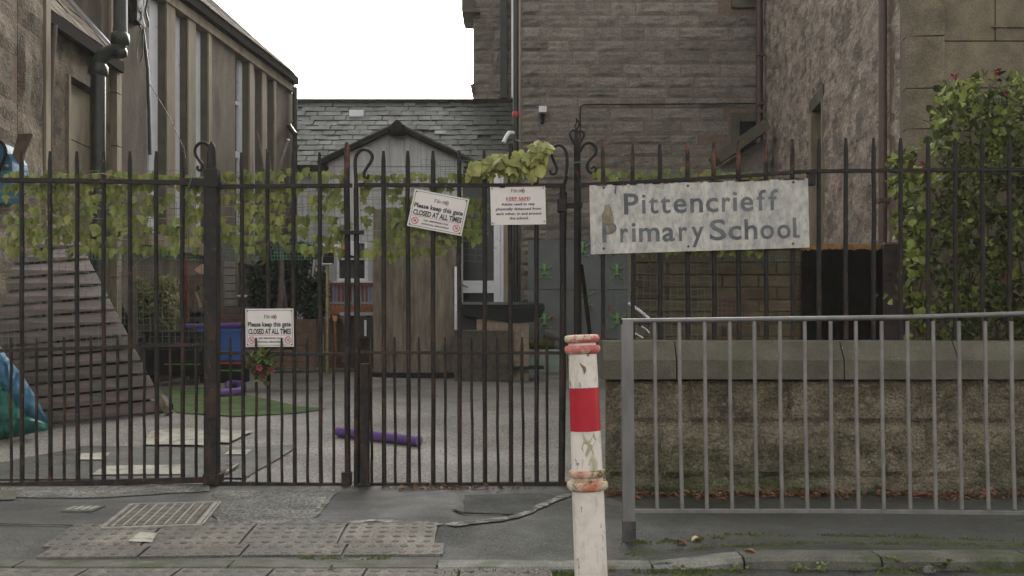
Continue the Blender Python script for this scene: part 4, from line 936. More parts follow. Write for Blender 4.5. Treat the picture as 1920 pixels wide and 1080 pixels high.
scroll(hp, [(1086, 272), (1091, 262), (1095, 253), (1093, 247), (1088, 245), (1084, 249)], .0085)
scroll(hp, [(1087, 285), (1092, 275), (1099, 268), (1109, 268), (1117, 277), (1116, 288), (1108, 297), (1101, 308), (1102, 318), (1108, 324), (1115, 322), (1117, 315), (1112, 312), (1108, 316)], .012)
MB().tube([irp(1090, 495, 6.8), irp(1096, 545, 6.9), irp(1106, 628, 7.0)], [.012, .016, .016], 6).obj('stay_bar', m_iron, hp)

# ================================================================== iron railing on the wall
YF = 6.46
rl = thing('iron_railing', (2.2, YF, .95), 'rusty tipped iron railing standing on the coping of the boundary wall', 'railing')
tops = [(1130, 270), (1186, 270), (1237, 271), (1289, 268), (1338, 266), (1384.5, 264), (1436, 261), (1485.5, 261), (1535.5, 260), (1586, 259), (1638, 259), (1688.5, 259), (1740, 259), (1791, 259), (1842, 259), (1893, 259), (1944, 259), (1995, 259)]
for i, (x, y) in enumerate(tops): bar(rl, 'bar', x, y, 637, .030 if i > 1 else .027, m=m_iron_tip if i < 8 else m_iron, Y=YF, px1=x + (1 if i < 8 else 0))
rail(rl, 'rail', (1090, 347), (1300, 336), 6, .03, YF, m=m_iron_tip); rail(rl, 'rail', (1300, 336), (1520, 321), 6, .03, YF, m=m_iron_tip)
rail(rl, 'rail', (1520, 321), (1760, 319), 6, .03, YF); rail(rl, 'rail', (1760, 319), (2020, 318), 6, .03, YF)
MB().box(X(1513, YF), X(1526, YF), YF - .04, YF + .02, Z(348, YF), Z(324, YF)).obj('bracket', m_iron, rl)

# ================================================================== guardrail
gr = thing('guardrail', (X(1176, 4.945), 4.945, 0), 'grey galvanised pedestrian guardrail with slim vertical bars beside the kerb', 'guardrail')
def gY(px): return 4.945 - .20 * (px - 1176) / 744
def gP(px, py): return P(px, py, gY(px))
pa, pb_ = gP(1175, 600), gP(1179, 1006)
MB().beam(pa, Vector((pb_.x, pa.y, .07)), .058, .045).obj('post', m_galv, gr)
MB().beam(Vector((pb_.x + .001, pa.y, .075)), Vector((pb_.x + .002, pa.y, -.05)), .062, .05).obj('post_base', flat('dark_weathered_steel', (.06, .056, .052), .8, v=.4), gr)
MB().tube([gP(1165, 602), gP(1400, 599), gP(1700, 595), gP(1990, 586)], .012, 8).obj('top_rail', m_galv, gr)
MB().box(gP(1163, 602).x, gP(1166, 602).x, 4.92, 4.97, Z(608, 4.945), Z(599, 4.945)).obj('end_cap', m_iron, gr)
MB().beam(gP(1187, 958), gP(1560, 958), .016, .03).obj('bottom_rail', m_galv, gr)
MB().beam(gP(1560, 958), gP(1990, 962), .016, .03).obj('bottom_rail', m_galv, gr)
tp = [1227, 1273.6, 1321, 1368, 1414, 1462, 1508.6, 1557, 1604.5, 1652.7, 1701, 1749.5, 1797.7, 1847, 1896, 1946]
bt = [1232, 1279, 1325.5, 1373, 1419.5, 1466.5, 1514, 1561, 1610, 1657.5, 1707, 1755, 1803.5, 1853.5, 1902.7, 1952]
for a, b in zip(tp, bt):
    mid = gP((a + b) / 2 - U(.5, 1.5), 780); MB().tube([gP(a, 602), mid, gP(b, 955)], .0095, 8).obj('bar', m_galvbar, gr, center=True)

# ================================================================== bollard
YB = 3.9
bo = thing('bollard', (X(1108, YB), YB, -.05), 'leaning white plastic bollard with a red band and worn red collars', 'bollard')
A0 = P(1112, 1175, YB); A1 = P(1091, 628, YB); ax = (A1 - A0).normalized()
def bh(py): return (1175 - py) / (1175 - 628) * (A1 - A0).length
pr_ = lambda w: w / F * YB / 2
def seg(name, prof, m): 
    MB().lathe([(bh(py), pr_(w)) for py, w in prof], A0, A1, 32).obj(name, m, bo)
seg('lower_tube', [(1195, 64), (1000, 61), (919, 60)], m_bol)
seg('upper_tube', [(880, 58), (807.5, 57)], m_bol)
seg('red_band', [(807, 57.3), (727, 55.3)], m_bolred)
def stain(name, pts, m):
    mb = MB(); q = []
    for (px, py) in pts:
        a_ = A1.lerp(A0, (py - 628) / (1175 - 628.0)); rr_ = pr_(57.0 if py < 880 else 62.5) + .0012; dx = X(px, YB) - a_.x; dx = max(-rr_ * .96, min(rr_ * .96, dx)); q.append(Vector((a_.x + dx, a_.y - math.sqrt(max(rr_ * rr_ - dx * dx, 0)), Z(py, YB))))
    c_ = sum(q, Vector()) / len(q); a_ = A1.lerp(A0, (sum(p[1] for p in pts) / len(pts) - 628) / 547.0); c_.y = min(c_.y, a_.y - pr_(58.0 if pts[0][1] < 880 else 62.5) * .985 - .001)
    mb.add(q + [c_], [(i, (i + 1) % len(q), len(q)) for i in range(len(q))]); return mb.obj(name, m, bo)
m_stn = mat('bollard_grime', (.30, .28, .17), (.48, .44, .33), sc=30, rough=.8, bump=.2)
stain('grime_patch', [(1090, 809), (1112, 809), (1116, 822), (1108, 838), (1112, 850), (1098, 856), (1088, 838), (1092, 824)], m_stn)
stain('grime_patch', [(1090, 858), (1106, 856), (1113, 868), (1112, 879), (1089, 879)], m_stn)
stain('scratch', [(1084, 679), (1096, 688), (1097, 694), (1093, 702), (1091, 692)], flat('scratch_grime', (.16, .12, .05), .8))

seg('upper_tube', [(726.5, 55), (664, 53)], m_bol)
seg('collar', [(919, 62), (916, 74), (911, 77), (904, 77), (901, 70)], m_bolring2)
seg('neck', [(901, 64), (894, 64)], m_bolring2)
seg('collar', [(894, 62), (892, 66), (887, 69), (882, 67), (880, 60)], m_bolring2)
seg('collar', [(664, 55), (661, 64), (656, 67), (650, 66), (647.5, 58)], m_bolring)
seg('neck', [(647.5, 52), (643, 52)], m_bol)
seg('collar', [(643, 56), (640, 64), (635, 66.5), (630, 64), (628, 56), (627.6, 30)], m_bolring)
# ================================================================== signs
def text_mesh(body, bold=0.0, res=3):
    cu = bpy.data.curves.new('t', 'FONT'); cu.body = body; cu.size = 1; cu.offset = bold; cu.resolution_u = res; cu.fill_mode = 'FRONT'
    o = bpy.data.objects.new('t', cu); C.objects.link(o); dg = bpy.context.evaluated_depsgraph_get(); dg.update()
    me = bpy.data.meshes.new_from_object(o.evaluated_get(dg)); bpy.data.objects.remove(o); bpy.data.curves.remove(cu)
    xs = [v.co.x for v in me.vertices]; ys = [v.co.y for v in me.vertices]
    vs = [(v.co.x - min(xs), v.co.y, 0) for v in me.vertices]; fs = [tuple(p.vertices) for p in me.polygons]
    w = max(xs) - min(xs); bpy.data.meshes.remove(me)
    return vs, fs, w
class Board:
    """flat board: u right, v down, in units of 0..W x 0..H laid on 4 world corners (parallelogram)"""
    def __init__(s, tl, tr, bl, W, H, lift=.0012):
        s.o = Vector(tl); s.U = (Vector(tr) - s.o) / W; s.V = (Vector(bl) - s.o) / H; s.N = s.U.cross(s.V).normalized()
        if s.N.y > 0: s.N = -s.N
        s.l = lift
    def p(s, u, v, k=1): return s.o + s.U * u + s.V * v + s.N * s.l * k
    def text(s, mb, body, u0, u1, vbase, cap, bold=.0, k=1):
        vs, fs, w = text_mesh(body, bold); sx = (u1 - u0) / w; sy = cap / .70
        mb.add([s.p(u0 + x * sx, vbase - y * sy, k) for x, y, z in vs], fs)
    def rect(s, mb, u0, v0, u1, v1, k=1): mb.add([s.p(u0, v0, k), s.p(u0, v1, k), s.p(u1, v1, k), s.p(u1, v0, k)], [(0, 1, 2, 3)])
    def poly(s, mb, pts, k=1): mb.add([s.p(u, v, k) for u, v in pts], [tuple(range(len(pts)))])
    def ring(s, mb, cu, cv, r0, r1, n=24, k=1):
        vs = [s.p(cu + r * math.cos(2 * math.pi * i / n), cv + r * math.sin(2 * math.pi * i / n), k) for r in (r0, r1) for i in range(n)]
        mb.add(vs, [(i, (i + 1) % n, (i + 1) % n + n, i + n) for i in range(n)])
    def line(s, mb, a, b, w, k=1):
        a, b = Vector(a), Vector(b); d = (b - a).normalized(); n = Vector((-d.y, d.x)) * w / 2; s.poly(mb, [a + n, b + n, b - n, a - n], k)
    def slab(s, name, W, H, m, parent, th=.003):
        mb = MB(); pts = [s.p(0, 0, 0), s.p(0, H, 0), s.p(W, H, 0), s.p(W, 0, 0)]; mb.prism(pts, -s.N * th); return mb.obj(name, m, parent)
def serif_F(b, mb, u, v, c):   # small "Fife" wordmark in a serif style, built from strokes; u,v = baseline start, c = cap height
    t = c * .15; L = b.line
    L(mb, (u + .18 * c, v), (u + .18 * c, v - c), t); L(mb, (u, v - .03 * c), (u + .38 * c, v - .03 * c), c * .06); L(mb, (u, v - .97 * c), (u + .66 * c, v - .97 * c), c * .07)
    L(mb, (u + .18 * c, v - .52 * c), (u + .52 * c, v - .52 * c), c * .06); L(mb, (u + .63 * c, v - c), (u + .63 * c, v - .78 * c), c * .06)
    u2 = u + .85 * c; L(mb, (u2, v), (u2, v - .62 * c), t * .85); L(mb, (u2 - .13 * c, v - .03 * c), (u2 + .14 * c, v - .03 * c), c * .06); L(mb, (u2 - .12 * c, v - .6 * c), (u2, v - .6 * c), c * .06); b.ring(mb, u2, v - .83 * c, 0, .09 * c, 10)
    u3 = u + 1.18 * c; L(mb, (u3, v), (u3, v - .85 * c), t * .85); L(mb, (u3, v - .9 * c), (u3 + .2 * c, v - 1.02 * c), c * .1); L(mb, (u3 - .14 * c, v - .6 * c), (u3 + .2 * c, v - .6 * c), c * .06); L(mb, (u3 - .13 * c, v - .03 * c), (u3 + .15 * c, v - .03 * c), c * .06)
    u4 = u + 1.65 * c
    for i in range(14):
        a0, a1 = math.radians(-5 - i * 22), math.radians(-5 - (i + 1) * 22)
        L(mb, (u4 + .23 * c * math.cos(a0), v - .31 * c + .31 * c * math.sin(a0)), (u4 + .23 * c * math.cos(a1), v - .31 * c + .31 * c * math.sin(a1)), c * .09)
    L(mb, (u4 - .2 * c, v - .36 * c), (u4 + .23 * c, v - .36 * c), c * .05)
def logo(b, parent, u, v, c):
    k = MB(); r = MB(); serif_F(b, k, u, v, c)
    x = u + 2.2 * c
    for j, cx in enumerate((x + .25 * c, x + .85 * c, x + 1.35 * c)):
        h = (.42, .55, .72)[j] * c; w = (.30, .34, .36)[j] * c; cy = v - .42 * c
        q = [(cx - w, cy), (cx, cy - h), (cx + w, cy), (cx, cy + h)]
        for a_, b_ in zip(q, q[1:] + q[:1]): b.line(k, a_, b_, c * .10)
    for cx, cy in ((x + .85 * c, v - .42 * c), (x + 1.45 * c, v - .42 * c)): b.ring(r, cx, cy, 0, .17 * c, 10, 1.5)
    k.obj('logo', m_black, parent); r.obj('logo_dot', m_red, parent)
def nosmoke(b, parent, cu, cv, r):
    m1 = MB(); b.ring(m1, cu, cv, r * .80, r); b.line(m1, (cu - r * .6, cv - r * .6), (cu + r * .6, cv + r * .6), r * .17, 1.5); o = m1.obj('prohibition_symbol', m_red, parent)
    m2 = MB(); b.line(m2, (cu - r * .45, cv + r * .25), (cu + r * .40, cv + r * .02), r * .17, 1.2)
    for q in range(3): b.line(m2, (cu + r * (.1 + .1 * q), cv - r * .15), (cu + r * (.0 + .12 * q), cv - r * .5), r * .07, 1.2)
    m2.obj('cigarette', m_black, o)
def gate_notice(name, tl, tr, bl, label):
    b = Board(tl, tr, bl, 297, 210); c = (Vector(tr) + Vector(bl)) / 2
    t = thing('notice', c, label, 'sign', 'white notices on the gates')
    b.slab('board', 297, 210, m_sign, t)
    fr = MB(); e = 9; w = 2.2
    for a, q in (((e, e), (297 - e, e)), ((297 - e, e), (297 - e, 210 - e)), ((297 - e, 210 - e), (e, 210 - e)), ((e, 210 - e), (e, e))): b.line(fr, a, q, w)
    fr.obj('border_line', m_black, t)
    logo(b, t, 115, 54, 20)
    l1 = MB(); b.text(l1, 'Please keep this gate', 15, 280, 98, 25, .03); l1.obj('lettering', m_black, t)
    l2 = MB(); b.text(l2, 'CLOSED AT ALL TIMES', 17, 281, 139, 28, .034); l2.obj('lettering', m_black, t)
    l3 = MB(); b.text(l3, 'NO SMOKING ON', 82, 214, 167, 9, .03); b.text(l3, 'SCHOOL GROUNDS', 74, 222, 187, 9, .03); l3.obj('lettering', m_black, t)
    rl_ = MB(); b.line(rl_, (15, 146), (281, 146), 1.6); rl_.obj('red_rule', m_red, t)
    nosmoke(b, t, 36, 173, 20); nosmoke(b, t, 262, 173, 20)
    ty = MB()
    for (u, v) in ((12, 12), (285, 12), (285, 198), (12, 198)): b.ring(ty, u, v, 0, 4.5, 8, 2)
    ty.obj('fixing', m_gutter, t)
    return t
YS = 6.655
gate_notice('a', P(778, 354, YS), P(880, 373.5, YS), P(763, 423, YS), 'white keep this gate closed notice hanging crooked on the pedestrian gate')
gate_notice('b', P(460, 579, YG0 - .018), P(550, 578.5, YG0 - .018), P(461, 650.5, YG0 - .018), 'white keep this gate closed notice low on the middle gate leaf, above artificial flowers')
b = Board(P(919, 350, YS), P(1022, 348.5, YS), P(921, 422, YS), 297, 210)
t = thing('notice', P(970, 385, YS), 'white notice with red heading KEEP SAFE at the top right of the pedestrian gate', 'sign', 'white notices on the gates')
b.slab('board', 297, 210, m_sign, t); logo(b, t, 112, 33, 19)
l = MB(); b.text(l, 'KEEP SAFE!', 84, 216, 76, 17, .02); b.rect(l, 84, 79, 210, 81); l.obj('heading', m_red, t)
l = MB()
for s_, u0, u1, v in (('Adults need to stay', 58, 240, 104), ('physically distanced from', 28, 272, 130), ('each other, in and around', 28, 272, 156), ('the school.', 100, 204, 181)): b.text(l, s_, u0, u1, v, 14, .022)
l.obj('lettering', m_black, t)
ty = MB()
for (u, v) in ((10, 12), (287, 12), (287, 194), (8, 200)): b.ring(ty, u, v, 0, 4, 8, 2)
ty.obj('fixing', m_black, t)
rr = MB(); b.rect(rr, 4, -3, 292, 3, 3); b.rect(rr, 50, -3, 80, 8, 3); rr.obj('rusty_edge', m_rusttop, t)

# school name board
YN = 6.425
b = Board(P(1105, 347.5, YN), P(1515, 334.5, YN), P(1108, 477, YN), 1450, 460, .002)
b.o = P(1105, 347.5, YN)
t = thing('school_name_board', P(1310, 405, YN), 'large weathered white board reading Pittencrieff Primary School fixed to the railing', 'sign')
b.slab('board', 1450, 460, m_schsign, t, .012)
def letters(word, spans, base, cap):
    for ch, (u0, u1, capk) in zip(word, spans):
        l = MB(); b.text(l, ch, u0, u1, base - .0, cap, .022); l.obj('letter', m_letter, t)
def uu(px): return (px / 4.465 + 1100 - 1105) / 410 * 1450      # from pixels of the zoomed crop
# measured letter extents in the crop (x0,x1)
w1 = [('P', 308, 432), ('i', 458, 490), ('t', 515, 595), ('t', 612, 698), ('e', 722, 834), ('n', 862, 968), ('c', 992, 1096), ('r', 1128, 1200), ('i', 1218, 1256), ('e', 1282, 1392), ('f', 1420, 1498), ('f', 1518, 1598)]
w2 = [('P', 122, 243), ('r', 272, 340), ('i', 368, 402), ('m', 428, 600), ('a', 622, 728), ('r', 762, 834), ('y', 868, 970), ('S', 1020, 1158), ('c', 1176, 1286), ('h', 1312, 1418), ('o', 1444, 1558), ('o', 1584, 1698), ('l', 1716, 1772)]
def vv(px_crop, py_crop):   # board v for a crop position
    y = py_crop / 4.465 + 320; x = px_crop / 4.465 + 1100
    top = 347.5 + (x - 1105) * (334.5 - 347.5) / 410; return (y - top) / 129.5 * 460
for (ch, a, q) in w1:
    l = MB(); xm_ = (a + q) / 2; base = vv(xm_, 362 - (xm_ - 330) * (34 / 1240)); 
    b.text(l, ch, uu(a), uu(q), base, 172 / 4.465 / 129.5 * 460, .016 if ch not in 'itf' else .008); l.obj('letter', m_letter, t)
for (ch, a, q) in w2:
    l = MB(); xm_ = (a + q) / 2; base = vv(xm_, 600 - (xm_ - 140) * (38 / 1600))
    (b.text(l, ch, uu(a), uu(q), base, 168 / 4.465 / 129.5 * 460, .016 if ch not in 'il' else .010) if ch != 'l' else (b.rect(l, uu(1718), vv(1718, 394), uu(1746), vv(1718, 558)), b.rect(l, uu(1730), vv(1740, 536), uu(1772), vv(1740, 560), 1.2))); l.obj('letter', m_letter, t)
ps = MB(); loop = [(uu(125), vv(125, 435)), (uu(122), vv(125, 370)), (uu(140), vv(125, 330)), (uu(150), vv(140, 290)), (uu(185), vv(185, 280)), (uu(200), vv(185, 320)), (uu(215), vv(210, 380)), (uu(222), vv(220, 430)), (uu(180), vv(180, 445))]
b.poly(ps, loop, 1.3); ps.obj('flaked_patch', m_signpatch, t)
ps = MB(); b.poly(ps, [(uu(155), vv(155, 520)), (uu(160), vv(160, 465)), (uu(205), vv(205, 455)), (uu(225), vv(225, 490)), (uu(200), vv(200, 520))], 1.6); ps.obj('flaked_patch', m_signpatch, t)
bl_ = MB()
for (u, v) in ((142, 143), (846, 126), (1728, 97), (130, 652), (838, 634), (1712, 612)): b.ring(bl_, uu(u), vv(u, v), 0, 8, 10, 3)
bl_.obj('bolt', m_rusttop, t)
re = MB(); 
for k in range(46):
    u = U(10, 1440); b.rect(re, u, -2, u + U(6, 60), U(2, 8), 2)
tag(re.obj('rusty_edge', m_rusttop, t), kind='stuff')
sc_ = MB(); b.line(sc_, (uu(248), vv(248, 105)), (uu(238), vv(238, 195)), 5, 2); sc_.obj('twig_end', m_gutter, t)

# ================================================================== artificial ivy screens
def ivy_mesh(kind):
    """hanging five-lobed leaf, about 1 unit across, stem at origin, tip towards -z, facing -y"""
    o = [(0, 0), (-.22, .10), (-.50, -.08), (-.36, -.32), (-.46, -.62), (-.20, -.64), (0, -1.0), (.20, -.64), (.46, -.62), (.36, -.32), (.50, -.08), (.22, .10)]
    if kind == 1: o = [(0, 0), (-.25, .14), (-.45, -.02), (-.40, -.45), (-.22, -.72), (0, -.92), (.22, -.72), (.40, -.45), (.45, -.02), (.25, .14)]
    if kind == 2: o = [(0, 0), (-.18, .05), (-.55, -.20), (-.30, -.42), (-.24, -.70), (0, -1.08), (.24, -.70), (.30, -.42), (.55, -.20), (.18, .05)]
    def d(x, z): return -.10 - .28 * (1 - min(1, (x * x) * 4)) + .38 * (z + .4) ** 2 * .8
    vs = [(x, d(x, z), z) for x, z in o] + [(0, d(0, -.4) - .02, -.42)]
    n = len(o); return MB().add(vs, [(i, (i + 1) % n, n) for i in range(n)]).mesh('leaf')
IVY = [ivy_mesh(k) for k in (0, 1, 2, 0)]; IVYB = [me.copy() for me in IVY]
for me in IVY: me.materials.append(m_leaf)
for me in IVYB: me.materials.append(m_leafbig)
def net(parent, px0, px1, py0, py1, Y, step=.042, m=m_net, r=.0011, loss=.0, name='netting'):
    mb = MB(); x0, x1, z0, z1 = X(px0, Y), X(px1, Y), Z(py1, Y), Z(py0, Y)
    nx, nz = int((x1 - x0) / step), int((z1 - z0) / step)
    def q(i, j): x = x0 + (x1 - x0) * i / nx; z = z0 + (z1 - z0) * j / nz; return Vector((x + .010 * noise.noise(Vector((x * 5, z * 5, Y))), Y + .012 * noise.noise(Vector((x * 3, z * 3, 9))), z + .012 * noise.noise(Vector((x * 4, z * 4, 20 + Y)))))
    for i in range(nx + 1):
        for j in range(nz + 1):
            if random.random() < loss: continue
            a = q(i, j)
            if i < nx: mb.beam(a, q(i + 1, j), 2 * r, 2 * r)
            if j < nz: mb.beam(a, q(i, j + 1), 2 * r, 2 * r)
    return tag(mb.obj(name, m, parent), kind='stuff')
def ivy_screen(label, px0, px1, py0, py1, Y, nmax=292, skip=None, rowstep=19.5, hang=True, meshes=IVY, size=19):
    t = thing('artificial_ivy_screen', (X((px0 + px1) / 2, Y), Y, Z(py1, Y)), label, 'artificial hedge', 'artificial ivy screens on the gates')
    s = Y / F; cand = []
    py = py0; r = 0
    while py < py1 - 8:
        n = int((px1 - px0) / 10)
        for i in range(n):
            px = px0 + (px1 - px0) * (i + .5 + (.5 if r % 2 else 0)) / n + random.gauss(0, 2.5)
            yy = py + random.gauss(0, 2.5) + (0 if r else U(-7, 3))
            hole = noise.noise(Vector((px / 34, py / 30, Y * 3 + px0))) < -.17 and r > 0
            if hole or (skip and skip(px, yy)): continue
            cand.append((px, yy))
        py += rowstep; r += 1
    random.shuffle(cand); cand = cand[:nmax]
    for px, yy in cand:
        k = size * U(.8, 1.25) * s
        inst('leaf', random.choice(meshes), None, t, (X(px, Y), Y + U(-.012, .012), Z(yy, Y)), (U(-.5, .25), U(-.35, .35), U(-.6, .6)), (k, k, k))
    # horizontal stems catching the light
    st = MB(); py = py0 + 2
    while py < py1 - 12:
        pts = [P(px0 + (px1 - px0) * i / 16, py + 2.5 * noise.noise(Vector((i * .8, py, 0))), Y - .005) for i in range(17)]
        st.tube(pts, .0022, 4, cap=False); py += rowstep
    st.obj('stem', m_drystem, t)
    return t
s1 = ivy_screen('olive green artificial ivy screen tied behind the left gate leaf', 10, 378, 330, 478, 6.76)
net(s1, -20, 378, 320, 655, 6.80, m=m_netl, loss=.10); net(s1, 160, 372, 466, 486, 6.775, .02, r=.0016)
s2 = ivy_screen('olive green artificial ivy screen behind the middle gate leaf, right of the thick post', 414, 652, 327, 474, 6.76)
net(s2, 412, 650, 322, 480, 6.80, m=m_netl); net(s2, 412, 600, 468, 487, 6.775, .02, r=.0018); net(s2, 490, 600, 440, 470, 6.79, .025, r=.0012)
s3 = ivy_screen('olive green artificial ivy screen behind the pedestrian gate, partly covered by a crooked notice', 676, 905, 333, 478, 6.76, skip=lambda x, y: (x > 850 and y > 465))
net(s3, 676, 905, 322, 490, 6.80, m=m_netl)
s4 = ivy_screen('thin strip of artificial ivy showing above and below the school name board', 1112, 1440, 328, 342, 6.56, rowstep=12)
for k in range(40):
    k2 = 20 * U(.7, 1.1) * 6.5 / F; inst('leaf', random.choice(IVY), None, s4, (X(U(1110, 1430), 6.52), 6.52, Z(U(462, 470), 6.52)), (U(-.5, .3), U(-.3, .3), U(-.6, .6)), (k2, k2, k2))
net(s4, 1120, 1345, 478, 640, 6.60, m=m_netl, r=.0013, loss=.12); net(s4, 1120, 1500, 318, 332, 6.58, .02, m=m_netl); net(s4, 1330, 1500, 480, 494, 6.6, .02, loss=.3, m=m_net)
# real pale ivy cluster
t = thing('pale_ivy_cluster', P(960, 320, 6.72), 'cluster of large pale yellow-green ivy leaves spilling over the top of the pedestrian gate', 'ivy')
for k in range(90):
    u = random.random(); px = 880 + 150 * u + random.gauss(0, 4)
    top = 320 - 44 * min(1, u * 1.15) ** .8; py = U(top, 335); k2 = U(20, 31) * 6.7 / F
    if px > 1012 and py > 320: continue
    inst('leaf', random.choice(IVYB), None, t, (X(px, 6.70), 6.70 + U(-.04, .06), Z(py - 8, 6.7)), (U(-.9, .2), U(-.7, .7), U(-.9, .9)), (k2, k2, k2))
MB().tube(smoothpath([P(870, 335, 6.76), P(900, 318, 6.75), P(950, 300, 6.75), P(1000, 285, 6.75), P(1018, 270, 6.75)]), .004, 5).obj('stem', m_twig, t)
net(t, 790, 905, 300, 335, 6.80, .03, m=m_net)
# little green twine bits and twigs
for pts, m_, lab in (([(366, 318), (355, 345), (345, 372)], m_net, 'length of green twine hanging from the scroll left of the thick post'),
                     ([(150, 332), (165, 328), (188, 325), (210, 329), (240, 334)], m_drystem, 'dry stem lying along the top rail of the left gate leaf'),
                     ([(1090, 304), (1078, 305), (1070, 312), (1064, 330)], m_net, 'green twine tied round the scroll topped post')):
    tw_ = MB().tube(smoothpath([P(x, y, 6.645) for x, y in pts]), .0028, 5); tag(tw_.obj('twine' if m_ is m_net else 'dry_stem', m_, None, center=True), lab, 'twine' if m_ is m_net else 'stem')
# posy of artificial flowers
t = thing('artificial_flowers', P(490, 690, 6.63), 'posy of green leaves and dull red flowers tied to the middle gate below the notice', 'flowers')
for k in range(70):
    a, r_ = U(0, 6.28), random.random() ** .6; px, py = 490 + 25 * r_ * math.cos(a), 688 + 28 * r_ * math.sin(a)
    mb = MB(); leaf_mb(mb, P(px, py, 6.62 + U(-.05, .04)), U(.05, .085), U(.03, .045), U(0, 6.3), U(-1.2, 1.2), U(-.8, .8), .3); mb.obj('leaf', m_bush if k % 3 else m_bushd, t, center=True)
for px, py in ((480, 694), (492, 704), (508, 695), (486, 690)):
    mb = MB()
    for q in range(14): leaf_mb(mb, P(px, py, 6.565), .028, .02, q * .9, U(-1.0, 1.2), U(-.5, .5), .5)
    mb.obj('flower', m_pink if px != 480 else m_redwood, t, center=True)
MB().tube([P(490, 660, 6.65), P(490, 715, 6.64)], .006, 5).obj('stem', m_twig, t)

# ================================================================== flowering bush at right
bush = thing('flowering_bush', (X(1860, 7.3), 7.3, 0), 'leafy bush with pink flowers spilling over the railing at the right edge', 'bush')
bl = MB(); leaf_mb(bl, Vector((0, 0, 0)), 1, .8, 0, 0, 0, .35); BL = [bl.mesh('leaf') for _ in range(3)]
BL[0].materials.append(m_bush); BL[1].materials.append(m_bushy); BL[2].materials.append(m_bushd)
def inb(px, py):
    # outline of the bush in the photograph, as distance-of-edge function
    e = [(140, 1840), (175, 1760), (230, 1745), (262, 1752), (285, 1695), (310, 1664), (350, 1668), (385, 1690), (430, 1682), (470, 1698), (520, 1680), (560, 1692), (640, 1690), (660, 1690)]
    for (y0, x0), (y1, x1) in zip(e, e[1:]):
        if y0 <= py <= y1: return px - (x0 + (x1 - x0) * (py - y0) / (y1 - y0))
    return -1
stuff = {0: MB(), 2: MB(), 1: MB()}; cnt = 0; tries = 0
while tries < 21000:
    tries += 1
    px, py = U(1650, 2120), U(135, 650); d = inb(px, py) + 14 * noise.noise(Vector((px / 18, py / 18, 2)))
    if d < 0 or py < 141: continue
    Yb = 7.25 + U(-.75, .5) if py < 560 else U(6.75, 7.6)
    if d < 30 and random.random() < .35: continue
    if Yb < 6.62 and random.random() < .75: Yb = U(6.75, 7.5)
    if noise.noise(Vector((px / 40, py / 32, Yb * .9))) < (-.13 if py < 430 else -.04) - (.0 if d < 90 else .10): continue
    s_ = U(.030, .060) if d > 45 else U(.045, .085); y_ = noise.noise(Vector((px / 45, py / 45, 7)))
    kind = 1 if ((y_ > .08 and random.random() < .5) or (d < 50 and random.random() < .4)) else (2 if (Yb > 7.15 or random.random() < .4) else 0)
    p = P(px, py, Yb); r3 = (U(-1.5, 1.5), U(-1, 1), U(0, 6.3))
    if cnt < 298 and Yb < 7.0 and px < 1930:
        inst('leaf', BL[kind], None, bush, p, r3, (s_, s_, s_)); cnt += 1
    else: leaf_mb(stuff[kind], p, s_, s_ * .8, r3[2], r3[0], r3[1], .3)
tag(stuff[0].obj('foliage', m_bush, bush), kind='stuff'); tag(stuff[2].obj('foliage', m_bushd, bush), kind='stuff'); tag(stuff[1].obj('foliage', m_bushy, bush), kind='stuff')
for k in range(14):
    a = Vector((X(U(1760, 2000), 7.2), U(7.0, 7.5), .1)); bb = P(U(1720, 1960), U(170, 520), U(6.8, 7.4)); c = a.lerp(bb, .5) + Vector((U(-.2, .2), 0, U(-.1, .2)))
    MB().tube(smoothpath([a, c, bb]), [.012 - .0009 * i for i in range(11)], 5).obj('branch', m_twig, bush)
for px, py in ((1790, 143), (1871, 133), (1730, 310), (1738, 332), (1848, 318), (1885, 172), (1883, 520), (1690, 302)):
    mb = MB()
    for q in range(16): leaf_mb(mb, P(px, py, 6.72), .035, .018, q * .9, U(-1.3, 1.3), U(-.5, .5), .4)
    mb.obj('flower', m_pink, bush, center=True)
for pts in ([(1790, 145), (1800, 165), (1810, 200)], [(1871, 135), (1860, 165), (1850, 200)], [(1765, 190), (1775, 160), (1768, 150)], [(1655, 560), (1675, 562), (1700, 570)], [(1672, 320), (1700, 330), (1730, 340)]):
    MB().tube(smoothpath([P(x, y, 6.8) for x, y in pts]), .004, 5).obj('branch', m_twig, bush)
for (px, py, k_) in [(1768, 155, 0), (1775, 180, 1), (1812, 150, 1), (1822, 156, 0), (1756, 210, 1), (1757, 222, 0), (1765, 195, 1), (1835, 165, 1), (1850, 150, 1), (1655, 560, 0), (1648, 553, 0), (1668, 562, 1), (1685, 563, 0), (1677, 306, 1), (1672, 318, 0), (1860, 145, 1)]:
    inst('leaf', BL[k_], None, bush, P(px, py, 6.78), (U(-1, 1), U(-1, 1), U(0, 6)), (.06, .06, .06))

